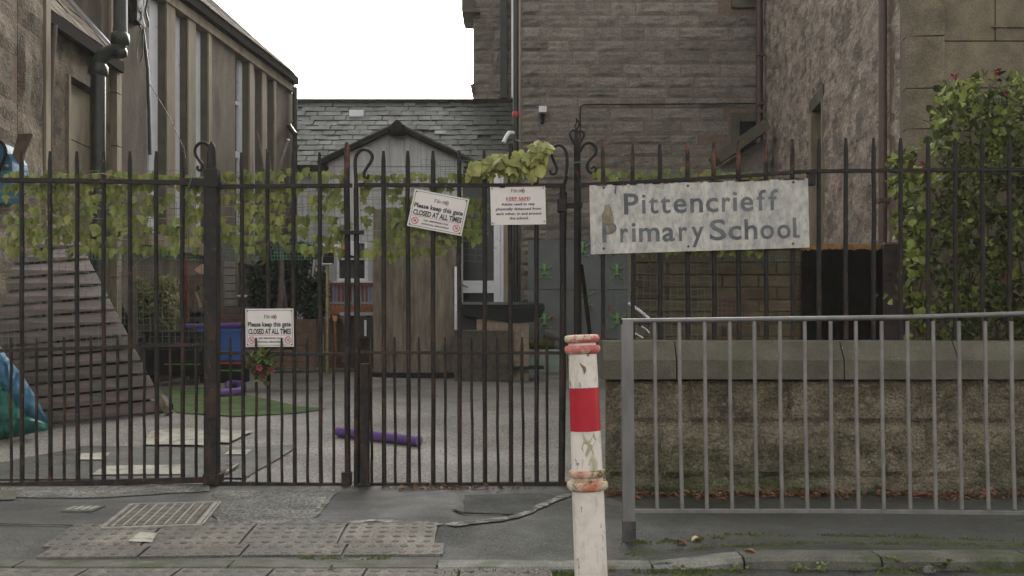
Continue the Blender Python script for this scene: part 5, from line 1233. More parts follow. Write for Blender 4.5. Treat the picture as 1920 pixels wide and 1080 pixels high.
# ================================================================== things in the yard
# brick bin store with black sheet
YK = 7.35
bs_ = thing('brick_bin_store', (X(1350, YK), YK, 0), 'low olive brown brick wall behind the railing, below the school name board', 'wall')
MB().box(X(1184, YK), X(1506, YK), YK + .012, YK + .22, -.1, Z(446, YK)).obj('mortar_core', m_brickm, bs_)
BR = MB().box(-.5, .5, 0, 1, -.5, .5, None, .03).mesh('brick'); BR.materials.append(m_brick)
rowh = 23.1 / F * YK; bwid = 68 / F * YK; z = 0; r = 0
while z < Z(446, YK) - .04:
    x = X(1184, YK); first = True
    while x < X(1506, YK) - .01:
        w = bwid * (.5 if (first and r % 2) else 1); first = False
        w = min(w, X(1506, YK) - x)
        pyc = 640 - (z + rowh / 2 - EYE) / YK * F; pxc = 960 + (x + w / 2) / YK * F
        if not (1342 < pxc < 1405 and 556 < pyc < 598):
            inst('brick', BR, None, bs_, (x + w / 2, YK - U(0, .004), z + rowh / 2), (0, 0, 0), (w - .012, .05, rowh - .012))
        x += w
    z += rowh; r += 1
ab = MB().box(X(1344, YK), X(1402, YK), YK - .004, YK + .05, Z(597, YK), Z(558, YK)).obj('air_brick', flat('terracotta', (.09, .055, .04), .8, v=.25), bs_)
hb = MB()
for i in range(6):
    for j in range(4): MB().box(X(1347.5 + i * 9, YK), X(1350.5 + i * 9, YK), YK - .007, YK - .005, Z(565.5 + j * 9, YK), Z(562.5 + j * 9, YK)).obj('hole', m_black, ab)
YL = 7.30
sh = thing('black_sheeting_screen', (X(1580, YL), YL, 0), 'black plastic sheeting hung from a pale batten, right of the brick wall', 'screen')
mb = MB(); n = 40; vs = []; fs = []
for i in range(n + 1):
    px = 1503 + 153 * i / n
    tpz = Z(466 + 5 * abs(noise.noise(Vector((i * .45, 0, 0)))) * 2, YL)
    for j in range(5): vs.append((X(px, YL), YL + .02 * noise.noise(Vector((i * .35, j * .5, 3))), -.05 + (tpz + .05) * j / 4))
for i in range(n):
    for j in range(4): fs.append((i * 5 + j, (i + 1) * 5 + j, (i + 1) * 5 + j + 1, i * 5 + j + 1))
mb.add(vs, fs, True); mb.obj('sheet', m_blacksheet, sh)
MB().box(X(1505, YL), X(1656, YL), YL + .03, YL + .06, Z(470, YL), Z(457, YL)).obj('batten', flat('orange_batten', (.26, .14, .05), .7, v=.4), sh)
MB().box(X(1655, YL), X(1702, YL), YL - .02, YL + .1, -.1, Z(459, YL)).obj('post', m_pier, sh)
MB().box(X(1657, YL), X(1704, YL), YL - .03, YL + .11, Z(459, YL), Z(455, YL)).obj('post_cap', m_wood, sh)

# grey play boards with frogs
YO = 15.6
gbd = thing('grey_play_board', (X(1090, YO), YO, gz(YO)), 'large grey weatherproof play board behind the scroll topped post', 'board')
for x0, x1 in ((990, 1090.5), (1091.5, 1188)):
    for y0, y1 in ((450, 542), (543.3, 636)): MB().box(X(x0, YO), X(x1, YO), YO, YO + .03, Z(y1, YO), Z(y0, YO)).obj('panel', m_greybrd, gbd)
MB().box(X(992, YO), X(1000, YO), YO + .032, YO + .08, gz(YO) - .02, Z(452, YO)).obj('post', m_wood, gbd); MB().box(X(1178, YO), X(1186, YO), YO + .032, YO + .08, gz(YO) - .02, Z(452, YO)).obj('post', m_wood, gbd)
for px in (1040.5, 1139.5):
    for py in (538, 546): MB().lathe([(0, .012), (.012, .010), (.016, .002)], P(px, py, YO), P(px, py, YO - .1), 8).obj('bolt', m_galv, gbd)
frogs = [(1021, 508, 'upper left of the board, left of the gate stile'), (1021, 602, 'lower left of the board, above the grey tubes'), (1092, 467, 'board top, right beside the scroll topped post'), (1098, 558, 'middle of the board behind the slanting stay bar'), (1157, 509, 'upper right of the board below the name board'), (1158, 600, 'lower right of the board left of the guardrail post')]
for px, py, d in frogs:
    mb = MB(); c = P(px, py, YO - .015); s_ = .0115 * YO / 12
    def fp(u, v): return c + Vector((u * s_ * .62, -.006, v * s_ * .62))
    mb.tube([fp(0, 11), fp(0, 7), fp(0, 0), fp(0, -6)], [s_ * 1.6, s_ * 2.6, s_ * 1.7, s_ * 1.2], 8)
    for sx in (-1, 1):
        mb.tube([fp(sx * 2, 5), fp(sx * 7, 4), fp(sx * 11, 8)], [s_ * 1.0, s_ * .8, s_ * .6], 6)
        mb.tube([fp(sx * 1, -4), fp(sx * 6, -6), fp(sx * 4, -10), fp(sx * 9, -12)], [s_ * 1.2, s_ * 1.0, s_ * .7, s_ * .7], 6)
        for q in (-1, 0, 1): mb.tube([fp(sx * 11, 8), fp(sx * (13 + (q == 0)), 8 + q * 2.5)], s_ * .4, 5); mb.tube([fp(sx * 9, -12), fp(sx * (11 + (q == 0)), -12 + q * 2)], s_ * .4, 5)
        mb.tube([fp(sx * 2.2, 10), fp(sx * 2.2, 13)], s_ * .7, 6)
    tag(mb.obj('frog_figure', m_frog, None, center=True), 'green plastic frog fixed to the ' + d, 'frog figure', 'green frogs on the grey play board')
for px, py, d in ((1034, 597, 'near the lower left frog'), (1105, 580, 'right of the slanting stay bar'), (1143, 578, 'left of the lower right frog')):
    mb = MB(); c = P(px, py, YO - .01)
    for q in range(5):
        a = q * 1.2566 + .3; mb.beam(c, c + Vector((math.cos(a) * .055, 0, math.sin(a) * .055)), .02, .01)
    tag(mb.obj('star_shape', flat('dull_red_plastic', (.16, .05, .05), .5), None, center=True), 'small dull red star stuck on the grey play board ' + d, 'star', 'red stars on the grey play board')
# pale mat and grey tubes
tag(MB().box(X(985, 15), X(1064, 15), 15.0, 15.4, gz(15) - .02, Z(655, 15), None, .02).obj('play_block', m_cyan, None, center=True), 'low pale green block standing on the tarmac right of the timber counter', 'block')
tag(MB().lathe([(0, .01), (.02, .09), (.5, .09), (.52, .01)], P(1020, 626, 15.12), P(1085, 642, 15.2), 14).obj('foam_tube', m_greyfoam, None, center=True), 'grey tube resting slanted above the other tubes beside the gate stile', 'tube', 'grey tubes beside the play board')
tag(MB().lathe([(0, .01), (.02, .075), (.40, .08), (.42, .01)], P(985, 646, 15.08), P(1060, 646, 15.08), 14).obj('foam_tube', m_moss, None, center=True), 'mossy dark tube lying behind the timber counter on the pale green mat', 'tube', 'grey tubes beside the play board')
tag(MB().lathe([(0, .01), (.02, .10), (.4, .09), (.42, .01)], P(1040, 650, 15.05), P(1066, 648, 15.6), 14).obj('foam_tube', m_greyfoam, None, center=True), 'short thick dark tube seen end on beside the gate stile', 'tube', 'grey tubes beside the play board')

# timber tower and counter
YW = 14.4
tt = thing('timber_playhouse', (X(775, YW), YW, gz(YW)), 'tall weathered timber playhouse box with vertical boards behind the pedestrian gate', 'playhouse')
zb, ztp = gz(YW) - .02, Z(392, YW)
MB().box(X(702, YW), X(854, YW), YW + .025, YW + .8, zb, ztp).obj('core', m_wood, tt)
n = 8
for i in range(n):
    a, c = 700 + 156 * i / n, 700 + 156 * (i + 1) / n
    bulge = lambda q: .16 * (1 - ((q - 790) / 95) ** 2)
    xa_, xc_ = X(a, YW) + .0008, X(c, YW) - .0008; ya_, yc_ = YW - bulge(a), YW - bulge(c)
    MB().prism([(xa_, ya_, zb), (xc_, yc_, zb), (xc_, YW + .022, zb), (xa_, YW + .022, zb)], (0, 0, ztp - zb + U(-.01, .02))).obj('board', m_wood, tt)
MB().prism([(X(694 + 170 * i / 12, YW), YW - .06 - .34 * math.sin(math.pi * (.12 + .5 * i / 12)), gz(YW) - .04) for i in range(13)] + [(X(864, YW), YW + .2, gz(YW) - .04), (X(694, YW), YW + .2, gz(YW) - .04)], (0, 0, .09)).obj('base_skirt', m_gutter, tt)
tct = thing('timber_counter', (X(930, 13.6), 13.6, gz(13.6)), 'round edged black topped timber play counter right of the playhouse', 'counter')
YC = 13.6; prof = []
top = MB(); N_ = 20; cx_ = X(935, YC + .5)
lp = [(X(864, YC), YC)] + [(X(945, YC) + (X(1022, YC) - X(945, YC)) * math.sin(a * math.pi / 2 / N_), YC + .75 - .75 * math.cos(a * math.pi / 2 / N_)) for a in range(N_ + 1)] + [(X(864, YC), YC + .75)]
top.prism([(x, y, Z(571, YC)) for x, y in lp], (0, 0, .035)); top.obj('worktop', flat('black_worktop_lit', (.07, .10, .09), .3), tct)  # black top lightened, the highlight on it is part of the colour
ap = MB(); ap.prism([P(866, 590, YC + .03), P(900, 597, YC + .03), P(960, 605, YC + .03), P(1000, 603, YC + .03), P(1014, 595, YC + .03), P(1021, 580, YC + .03), P(1021, 571, YC + .04), P(866, 571, YC + .04)], (0, .3, 0)); ap.obj('apron', m_darkplast, tct)
for i in range(6):
    a, c = 893 + 16.5 * i, 893 + 16.5 * (i + 1)
    MB().box(X(a, YC) + .002, X(c, YC) - .002, YC + .06 + U(0, .006), YC + .35, gz(YC), Z(598, YC)).obj('board', flat('pale_boards', (.21, .16, .12), .8, v=.25) if i == 0 else bpy.data.materials['pale_boards'], tct)
MB().box(X(852, YC), X(962, YC), YC - .02, YC + .05, gz(YC), Z(621, YC)).obj('front_panel', flat('dark_wet_timber', (.055, .046, .032), .7, v=.4), tct)
MB().box(X(850, YC), X(962, YC), YC - .04, YC + .052, Z(621, YC), Z(618.5, YC)).obj('shelf', m_wood, tct)
MB().box(X(862, YC), X(893, YC), YC + .3, YC + .34, Z(618, YC), Z(575, YC)).obj('back_panel', m_black, tct)
MB().box(X(950, YC), X(1020, YC), YC - .08, YC + .5, Z(692, YC), Z(687, YC)).obj('foot_board', m_gutter, tct)
wp = MB().tube([P(855, 500, 14.2), P(855, 622, 14.2)], .025, 8); tag(wp.obj('white_pipe', m_white, None, center=True), 'slim white pipe standing against the right side of the timber playhouse', 'pipe')

# slatted sloping structure at left
YA = 10.2
sl = thing('slatted_shelter', (X(150, YA), YA, gz(YA)), 'sloping purple brown slatted timber shelter behind the left gate leaf', 'shelter')
ntop, nbot = 345, 782; ns = 18
def edge(py): return 92 + (314 - 92) * (py - 345) / (778 - 345) if py > 0 else 0
rows_ = []
core = MB(); core.prism([P(-120, 790, YA + .03), P(edge(770) - 22, 768, YA + .05), P(edge(345) - 14, 345, YA + .77), P(-120, 345, YA + .75)], (0, .05, 0)); core.obj('backing', m_gutter, sl)
for i in range(ns):
    t0, t1 = i / ns, (i + 1) / ns
    def yy(t, right): return 345 + (nbot - 345) * t - (8 if right else -9) * t + (0 if right else 6)
    def yd(t): return YA + .30 * (1 - t)
    xr0, xr1 = edge(345 + 433 * t0), edge(345 + 433 * t1)
    yl = lambda t: 8.62 + .30 * (1 - t)
    a0, a1 = P(-60, yy(t0, False) + 14 * t0, yl(t0)), P(xr0, yy(t0, True), yd(t0)); b0, b1 = P(-60, yy(t1, False) + 14 * t1 - 2, yl(t1)), P(xr1, yy(t1, True) - 2, yd(t1))
    out = Vector((0, -.028, .01)); mb = MB()
    mb.prism([a0, a1, b1 + out, b0 + out], (0, .02, 0)); mb.obj('slat', m_slat, sl)
MB().beam(P(318, 776, YA - .06), P(300, 745, YA), .07, .07).obj('leg', m_wood, sl)
MB().box(X(100, YA), X(300, YA), YA + .1, YA + .4, gz(YA), gz(YA) + .09).obj('skid', m_gutter, sl)
# tarp
tb = thing('tarpaulin', (X(20, 8.8), 8.8, .12), 'crumpled blue and green tarpaulin draped at the left edge behind the gate', 'tarpaulin')
def drape(name, m, outline, Y, seed, th=.5):
    c = Vector((sum(p[0] for p in outline) / len(outline), sum(p[1] for p in outline) / len(outline))); mb = MB(); R = 12; pts = []
    fine = []
    for i in range(len(outline)):
        a, b_ = Vector(outline[i]), Vector(outline[(i + 1) % len(outline)])
        for k in range(6): fine.append(a.lerp(b_, k / 6))
    n = len(fine); vs = []; fs = []
    for r in range(1, R + 1):
        for p in fine:
            q = c.lerp(p, r / R); bulge = (1 - (r / R) ** 2) * th * .25
            fold = .05 * noise.noise(Vector((q.x / 14 + q.y / 30, q.y / 70, seed))) + .03 * noise.noise(Vector((q.x / 7, q.y / 25, seed + 3)))
            vs.append(P(q.x, q.y, Y - bulge + fold * 1.6))
    vs.append(P(c.x, c.y, Y - th * .25)); ci = len(vs) - 1
    for k in range(n):
        fs.append((ci, k, (k + 1) % n))
        for r in range(R - 1): fs.append((r * n + k, (r + 1) * n + k, (r + 1) * n + (k + 1) % n, r * n + (k + 1) % n))
    mb.add(vs, fs, True); return mb.obj(name, m, tb)
drape('blue_sheet', m_tarpb, [(-60, 640), (-5, 640), (12, 668), (40, 700), (68, 745), (88, 785), (84, 798), (40, 800), (0, 770), (-60, 700)], 8.75, 1)
drape('green_sheet', m_tarpg, [(-60, 700), (0, 705), (22, 740), (50, 780), (92, 795), (94, 806), (60, 812), (20, 822), (-5, 828), (-60, 835)], 8.65, 4)
ut = thing('blue_playhouse_corner', P(5, 340, 9.0), 'blue plastic hood with a dark rim showing at the top left behind the gate', 'play equipment')
mb = MB(); mb.prism([P(-40, 262, 9), P(4, 268, 9), (P(12, 285, 9)), P(22, 300, 9), P(24, 320, 9), P(20, 350, 9), P(8, 378, 9), P(-40, 400, 9)], (0, .3, 0)); mb.obj('hood', m_tarpb, ut)
MB().tube(smoothpath([P(-10, 262, 8.95), P(4, 268, 8.95), P(11, 285, 8.95), P(3, 310, 8.95), P(-10, 330, 8.95)]), .014, 6).obj('rim', m_gutter, ut)
MB().lathe([(0, .02), (.02, .018), (.03, .004)], P(12, 312, 8.98), P(12, 312, 8.8), 10).obj('bolt', m_galv, ut); MB().lathe([(0, .016), (.02, .014), (.03, .004)], P(2, 316, 8.98), P(2, 316, 8.8), 10).obj('bolt', m_galv, ut)
tag(MB().prism([P(34, 252, 9.1), P(56, 250, 9.1), P(28, 318, 9.1), P(20, 300, 9.1)], (0, .06, 0)).obj('timber_post', m_brown, None, center=True), 'short leaning red brown timber standing behind the blue hood at the left edge', 'post')

# purple noodles
def noodle(pts, r, label, n=12):
    t = thing('foam_noodle', pts[len(pts) // 2], label, 'foam noodle', 'purple foam noodles in the yard')
    MB().tube(smoothpath(pts), r, n).obj('tube', m_purple, t)
    a, b_ = Vector(pts[0]), Vector(pts[1]); MB().lathe([(0, r * .97), (.004, r * .3)], a, a + (a - b_), 12).obj('end', m_plum, t)
    a, b_ = Vector(pts[-1]), Vector(pts[-2]); MB().lathe([(0, r * .97), (.004, r * .3)], a, a + (a - b_), 12).obj('end', m_plum, t)
def ng(px, py, dz=.045): x, y = PG(px, py); return Vector((x, y, zplay(x, y) + dz))
noodle([ng(634, 819), ng(690, 826), ng(740, 832), ng(786, 838)], .043, 'straight purple foam noodle lying on the tarmac behind the stub post')
noodle([ng(405, 746), ng(430, 744), ng(449, 742), ng(455, 734), ng(450, 728), ng(434, 726), ng(428, 728)], .05, 'bent purple foam noodle curled on the edge of the green turf')
noodle([P(345, 612, 13.6), P(400, 612, 13.5), P(455, 610, 13.4)], .04, 'purple foam noodle lying across the top of the blue crate')
# planters, crate
cr = thing('blue_crate', (X(412, 13.4), 13.4, gz(13.4)), 'blue plastic crate on a black stand behind the thick gate post', 'crate')
YQ = 13.4
MB().box(X(374, YQ), X(453, YQ), YQ, YQ + .35, Z(678, YQ), Z(618, YQ), None, .02).obj('box', m_blue, cr)
MB().box(X(371, YQ), X(456, YQ), YQ - .02, YQ + .37, Z(622, YQ), Z(616, YQ)).obj('rim', m_blue, cr)
for k in range(3): MB().box(X(384 + k * 22, YQ), X(389 + k * 22, YQ), YQ - .012, YQ, Z(672, YQ), Z(624, YQ)).obj('rib', m_blue, cr)
MB().box(X(374, YQ), X(456, YQ), YQ + .02, YQ + .33, gz(YQ), Z(681, YQ)).obj('stand', m_darkplast, cr)
MB().box(X(374, YQ), X(456, YQ), YQ, YQ + .018, Z(696, YQ), Z(693.5, YQ)).obj('strap', flat('lime_strap', (.08, .25, .03), .5), cr)
MB().box(X(374, YQ), X(452, YQ), YQ, YQ + .018, Z(683, YQ), Z(679, YQ)).obj('strap', m_redcap, cr)
def planter(label, px0, px1, py0, py1, Y, m, cat='planter', soil=True, nboard=3):
    t = thing('planter', (X((px0 + px1) / 2, Y), Y, Z(py1, Y)), label, cat)
    w = 0.38; h0, h1 = Z(py1, Y), Z(py0, Y)
    for i in range(nboard):
        a, b_ = h0 + (h1 - h0) * i / nboard, h0 + (h1 - h0) * (i + 1) / nboard
        MB().box(X(px0, Y), X(px1, Y), Y + U(0, .01), Y + .03, a + .003, b_ - .003).obj('board', m, t)
    MB().box(X(px0, Y), X(px0, Y) + .03, Y + .032, Y + w, h0, h1).obj('side', m, t); MB().box(X(px1, Y) - .03, X(px1, Y), Y + .032, Y + w, h0, h1).obj('side', m, t)
    MB().box(X(px0, Y) + .03, X(px1, Y) - .03, Y + .032, Y + w - .03, h0, h1 - .03).obj('soil', m_soil, t)
    return t
pl = planter('wide black plastic planter trough behind the left gate leaf, under the shrubs', 238, 372, 622, 704, 13.0, m_darkplast)
MB().tube([P(238, 640, 12.95), P(310, 643, 12.9), P(358, 640, 12.95)], .06, 10).obj('rim', m_darkplast, pl)
MB().box(X(305, 12.9), X(372, 12.9), 12.97, 12.99, Z(684, 12.98), Z(682, 12.98)).obj('strap', flat('lime_strap_b', (.08, .25, .03), .5), pl)
def shrub(name, label, px, py, w, h, Y, n, m, stems=12, cat='shrub', size=.04, base=None):
    t = thing(name, P(px, base or py + h / 2, Y), label, cat)
    mb = MB(); s_ = Y / F
    for k in range(n):
        a, r_ = U(0, 6.28), random.random() ** .5; q = P(px + w / 2 * r_ * math.cos(a), py + h / 2 * r_ * math.sin(a), Y + U(-.3, .3))
        if noise.noise(Vector((q.x * 4, q.z * 4, Y))) < -.22: continue
        leaf_mb(mb, q, U(.6, 1.3) * size, size * .5, U(0, 6.3), U(-1.3, 1.3), U(-1, 1), .3)
    tag(mb.obj('foliage', m, t), kind='stuff')
    sb = MB()
    for k in range(stems):
        a = P(px + U(-.2, .2) * w, py + h * .55, Y + U(-.1, .1)); b_ = P(px + U(-.5, .5) * w, py - h * U(.1, .55), Y + U(-.2, .2)); sb.tube(smoothpath([a, a.lerp(b_, .5) + Vector((U(-.05, .05), 0, .03)), b_], 3), .008, 5)
    sb.obj('stems', m_twig, t); return t
m_olive = mat('olive_shrub', (.14, .15, .045), (.28, .27, .11), sc=6, rough=.6, bump=.1, transl=.2)
m_conif = mat('dark_conifer', (.010, .022, .012), (.028, .05, .026), sc=6, rough=.6, bump=.1)
shrub('olive_shrub', 'olive green twiggy shrub growing in the left of the black trough', 262, 560, 60, 80, 13.1, 900, m_olive, size=.07)
shrub('olive_shrub', 'taller olive green feathery shrub growing in the right of the black trough', 312, 565, 56, 100, 13.15, 1100, m_olive, size=.07)
shrub('conifer_bush', 'dark dense evergreen bush behind the middle gate leaf', 520, 540, 105, 150, 15.6, 5200, m_conif, size=.10)
shrub('conifer_bush', 'dark evergreen bush right of the tree trunk, beside the feeder post', 572, 545, 80, 170, 15.8, 3800, m_conif, size=.10)
# small bare tree
tr = thing('young_tree', P(530, 680, 15), 'thin bare tree trunk rising in front of the dark evergreens', 'tree')
MB().tube(smoothpath([P(521, 690, 15.2), P(524, 600, 15.2), P(527, 540, 15.2), P(528, 480, 15.2), P(522, 420, 15.2), P(512, 350, 15.2)]), [.07 - .0022 * i for i in range(26)], 8).obj('trunk', m_bark, tr)
for pts in ([(527, 500), (535, 560), (542, 620)], [(526, 440), (545, 380), (560, 320)], [(520, 410), (500, 350), (490, 290), (482, 250)], [(517, 380), (530, 330), (542, 280)], [(526, 470), (500, 430), (470, 400)], [(512, 350), (506, 310), (500, 280)]):
    MB().tube(smoothpath([P(x, y, 15.2) for x, y in pts]), .018, 6).obj('branch', m_bark, tr)
# hanging creeper wood: leaning grey branch near hall corner
tag(MB().tube(smoothpath([P(520, 330, 17.5), P(528, 300, 17.5), P(538, 270, 17.6), P(541, 262, 17.6)]), .03, 6).obj('dead_branch', m_galvbar, None, center=True), 'pale leaning branch against the corner of the hall', 'branch')
planter('brown timber planter box behind the hanging notice, nearer one', 455, 590, 655, 690, 12.4, m_brown)
planter('raised brown timber planter at the right of the notice with a pale top edge', 548, 592, 598, 672, 13.6, m_brown)
planter('low dark timber planter in front of the blue crate and noodle', 388, 470, 575, 612, 14.0, m_brown)
# red play frame
rf_ = thing('red_play_frame', (X(305, 14.2), 14.2, gz(14.2)), 'dark red timber play frame behind the shrubs with open panels', 'play frame')
YZ = 14.2
for px in (252, 298, 345): MB().box(X(px - 5, YZ), X(px + 6, YZ), YZ, YZ + .09, gz(YZ), Z(462, YZ)).obj('post', m_redwood, rf_)
for py in (468, 512, 560): MB().box(X(250, YZ), X(350, YZ), YZ - .03, YZ - .003, Z(py + 6, YZ), Z(py - 5, YZ)).obj('rail', m_redwood, rf_)
MB().box(X(272, YZ), X(291, YZ), YZ + .02, YZ + .03, Z(506, YZ), Z(480, YZ)).obj('panel', flat('cream_panel', (.28, .27, .16), .7), rf_)
MB().box(X(305, YZ), X(327, YZ), YZ + .02, YZ + .03, Z(506, YZ), Z(480, YZ)).obj('panel', m_lead, rf_)
MB().box(X(303, YZ), X(339, YZ), YZ + .02, YZ + .03, Z(550, YZ), Z(518, YZ)).obj('panel', m_galv, rf_)
# yellow bench & yellow box
yb = thing('yellow_bench', (X(262, 13.9), 13.9, gz(13.9)), 'yellow painted timber bench partly hidden behind shrubs and the black trough', 'bench')
YY = 13.85
MB().box(X(200, YY), X(292, YY), YY, YY + .3, Z(575, YY), Z(565, YY)).obj('seat', m_yellow, yb); MB().box(X(275, YY), X(288, YY), YY + .02, YY + .1, gz(YY), Z(576, YY)).obj('leg', m_yellow, yb); MB().box(X(205, YY), X(218, YY), YY + .02, YY + .1, gz(YY), Z(576, YY)).obj('leg', m_yellow, yb); MB().box(X(218, YY), X(275, YY), YY + .04, YY + .07, Z(620, YY), Z(608, YY)).obj('rail', m_yellow, yb)
yx = thing('yellow_chest', (X(172, 13), 13, gz(13)), 'yellow timber box showing above the slope of the slatted shelter', 'box')
MB().box(X(162, 13), X(192, 13), 13, 13.25, Z(548, 13), Z(519, 13)).obj('box', m_yellow, yx); MB().box(X(150, 13), X(194, 13), 12.97, 13.27, Z(519, 13), Z(514, 13)).obj('lid', m_plum, yx); MB().box(X(170, 13), X(184, 13), 13.02, 13.1, gz(13), Z(548, 13)).obj('leg', m_yellow, yx)
# black rubber tube leaning
bt_ = thing('black_pipe_offcut', P(225, 600, 12.4), 'thick black pipe offcut leaning in front of the yellow bench', 'pipe')
MB().lathe([(0, .085), (.40, .08), (.42, .06)], P(216, 572, 12.2), P(240, 626, 12.5), 16).obj('tube', m_darkplast, bt_)
MB().lathe([(0, .04), (.004, .07)], P(216, 572, 12.2) - Vector((.004, .01, -.01)), P(240, 626, 12.5), 16).obj('mouth', m_black, bt_)
for pts in ([(205, 560), (235, 520), (262, 490), (300, 470)], [(200, 540), (215, 500), (210, 460)], [(205, 565), (222, 530), (240, 470)]):
    tag(MB().tube(smoothpath([P(x, y, 12.6) for x, y in pts]), .009, 5).obj('bare_twig', m_drystem, None, center=True), {300: 'long bare twig slanting over the olive shrub', 210: 'upright bare twig beside the yellow box', 240: 'middle bare twig above the black pipe offcut'}[pts[-1][0]], 'twig', 'bare twigs behind the slatted shelter')
# bird box on post
bb_ = thing('bird_table', (X(378, 13.9), 13.9, gz(13.9)), 'dark brown bird table with a pale diamond shaped roof end left of the thick post', 'bird table')
YV = 13.9
MB().prism([P(363, 506, YV), P(378, 495, YV), P(395, 502, YV), P(390, 514, YV), P(375, 514, YV)], (0, .12, 0)).obj('roof_end', flat('pale_plywood', (.42, .27, .16), .7), bb_)
MB().box(X(366, YV), X(394, YV), YV + .02, YV + .2, Z(535, YV), Z(514, YV)).obj('box', m_brown, bb_)
MB().box(X(352, YV), X(368, YV), YV + .05, YV + .14, gz(YV), Z(516, YV)).obj('post', m_brown, bb_)
MB().beam(P(368, 548, YV - .02), P(376, 576, YV - .02), .03, .02).obj('brace', flat('pale_brace', (.30, .18, .10), .7), bb_)
MB().lathe([(0, .16), (.03, .19), (.06, .19)], P(384, 592, YV), P(384, 570, YV), 16).obj('dish', m_darkplast, bb_)
MB().box(X(350, YV), X(405, YV), YV - .05, YV + .25, Z(602, YV), Z(594, YV)).obj('tray', m_brown, bb_)
# grey carved board
cb = thing('carved_slatted_board', (X(430, 14.3), 14.3, gz(14.3)), 'grey weathered carved board standing just right of the thick gate post', 'board')
for k in range(7): MB().box(X(419, 14.3), X(441, 14.3), 14.3, 14.34, Z(588 - k * 14.5 + 0, 14.3), Z(588 - k * 14.5 - 12, 14.3)).obj('slat', m_galv, cb)
MB().box(X(417, 14.3), X(421, 14.3), 14.345, 14.4, gz(14.3), Z(484, 14.3)).obj('upright', m_wood, cb); MB().box(X(438, 14.3), X(443, 14.3), 14.345, 14.4, gz(14.3), Z(484, 14.3)).obj('upright', m_wood, cb)
# small pale bits: solar lamp
lm = thing('garden_lamp', P(455, 580, 13.8), 'small white topped garden lamp just above the hanging notice', 'lamp')
MB().lathe([(0, .05), (.03, .08), (.04, .02)], P(454, 558, 13.8), P(454, 545, 13.8), 12).obj('cap', m_whitebox, lm); MB().tube([P(454, 600, 13.8), P(454, 558, 13.8)], .02, 8).obj('stem', m_galv, lm)
# bench/table and red fence by the porch
fc = thing('red_picket_fence', (X(655, 15.9), 15.9, gz(15.9)), 'dark red low picket fence in front of the porch window', 'fence')
YX = 15.9
MB().box(X(600, YX), X(702, YX), YX, YX + .05, Z(536, YX), Z(530, YX)).obj('rail', m_redwood, fc); MB().box(X(600, YX), X(702, YX), YX, YX + .05, Z(570, YX), Z(566, YX)).obj('rail', m_lead, fc)
for k in range(14): MB().box(X(603 + k * 7.4, YX), X(606.5 + k * 7.4, YX), YX + .052, YX + .07, gz(YX) + .5, Z(532, YX)).obj('picket', m_redwood if k % 3 else m_plum, fc)
pt_ = thing('picnic_table', (X(660, 15.2), 15.2, gz(15.2)), 'orange brown timber picnic table in front of the red picket fence', 'table')
YJ = 15.2
MB().box(X(618, YJ), X(702, YJ), YJ, YJ + .6, Z(590, YJ), Z(572, YJ)).obj('table_top', m_orange, pt_); MB().box(X(640, YJ), X(702, YJ), YJ - .15, YJ - .02, Z(592, YJ), Z(586, YJ)).obj('bench_top', m_lead, pt_)
for px in (628, 662, 690): MB().beam(P(px, 592, YJ + .2), P(px + 4, 676, YJ + .2), .06, .06).obj('leg', m_brown, pt_)
MB().beam(P(640, 590, YJ - .1), P(655, 625, YJ - .1), .04, .04).obj('brace', m_wood, pt_); MB().box(X(600, YJ), X(702, YJ), YJ + .3, YJ + .35, gz(YJ), Z(596, YJ)).obj('back_board', m_brown, pt_)
sg = MB().box(X(668, 15.05), X(702, 15.05), 15.02, 15.06, Z(632, 15), Z(594, 15)); sp_ = thing('lower_window_crate', P(685, 630, 15.05), 'dark framed box with a white upright under the picnic table', 'box'); sg.obj('box', m_black, sp_); MB().box(X(683, 15.0), X(687, 15.0), 15.0, 15.015, Z(630, 15), Z(600, 15)).obj('upright', m_white, sp_)
fd = thing('yellow_spade', (X(628, 14.8), 14.8, gz(14.8)), 'small yellow topped spade standing before the picnic table', 'spade')
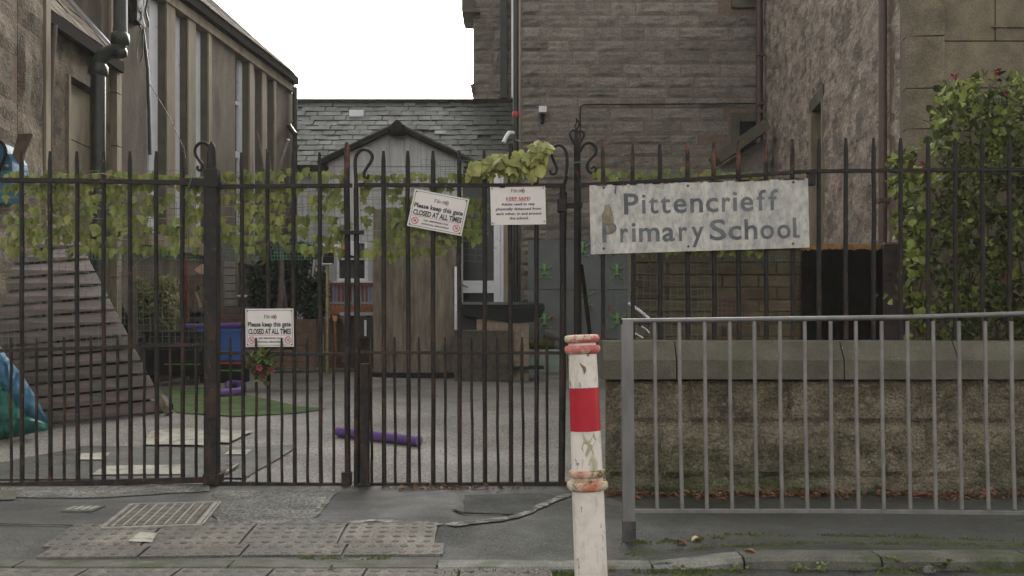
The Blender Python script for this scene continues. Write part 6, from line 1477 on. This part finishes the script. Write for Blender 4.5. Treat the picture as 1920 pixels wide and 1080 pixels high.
MB().box(X(624, 14.8), X(632, 14.8), 14.8, 14.83, Z(602, 14.8), Z(592, 14.8)).obj('handle', flat('yellow_plastic', (.40, .22, .02), .5), fd); MB().box(X(626.5, 14.8), X(629.5, 14.8), 14.8, 14.82, gz(14.8), Z(602, 14.8)).obj('shaft', m_orange, fd)
bp = thing('feeder_post', (X(614, 14.9), 14.9, gz(14.9)), 'pale timber feeder post with a small dark box on top beside the evergreens', 'post')
MB().box(X(611, 14.9), X(615.5, 14.9), 14.9, 14.95, gz(14.9), Z(480, 14.9)).obj('post', m_drystem, bp); MB().box(X(606, 14.9), X(624, 14.9), 14.86, 15.0, Z(494, 14.9), Z(474, 14.9)).obj('box', m_darkplast, bp); MB().box(X(604, 14.9), X(624, 14.9), 14.85, 15.0, Z(496, 14.9), Z(494, 14.9)).obj('ledge', m_white, bp)
bu = thing('yellow_and_white_cloth', P(635, 462, 15.6), 'yellow and white patterned cloth hanging in the porch window behind the ivy', 'cloth')
for k, (a, c, m_) in enumerate(((604, 616, m_white), (616, 626, m_yellow), (626, 640, m_white), (640, 650, m_yellow), (650, 664, m_white))): MB().prism([P(a, 476 - (k % 2) * 6, 15.6), P(c, 480, 15.6), P(c - 1, 455 + (k % 3), 15.6), P(a + 1, 456, 15.6)], (0, .02, 0)).obj('pennant', m_, bu)
# sparkling bicycle-like junk behind the railing near guardrail
jk = thing('white_painted_twigs', P(1205, 600, 6.9), 'bundle of white and black plastic strips stuck behind the railing above the guardrail post', 'plastic strips')
for a, b_, r_, m_ in (((1176, 560), (1184, 575), .004, m_plum), ((1178, 568), (1218, 598), .010, m_white), ((1190, 590), (1200, 612), .004, m_gutter), ((1182, 622), (1206, 634), .006, m_white), ((1203, 612), (1218, 624), .005, m_white), ((1190, 600), (1186, 630), .004, m_gutter), ((1205, 596), (1220, 612), .004, m_gutter)):
    MB().tube([P(*a, 6.75), P((a[0] + b_[0]) / 2 + 1, (a[1] + b_[1]) / 2 - 1, 6.75), P(*b_, 6.75)], r_, 5).obj('strip', m_, jk)
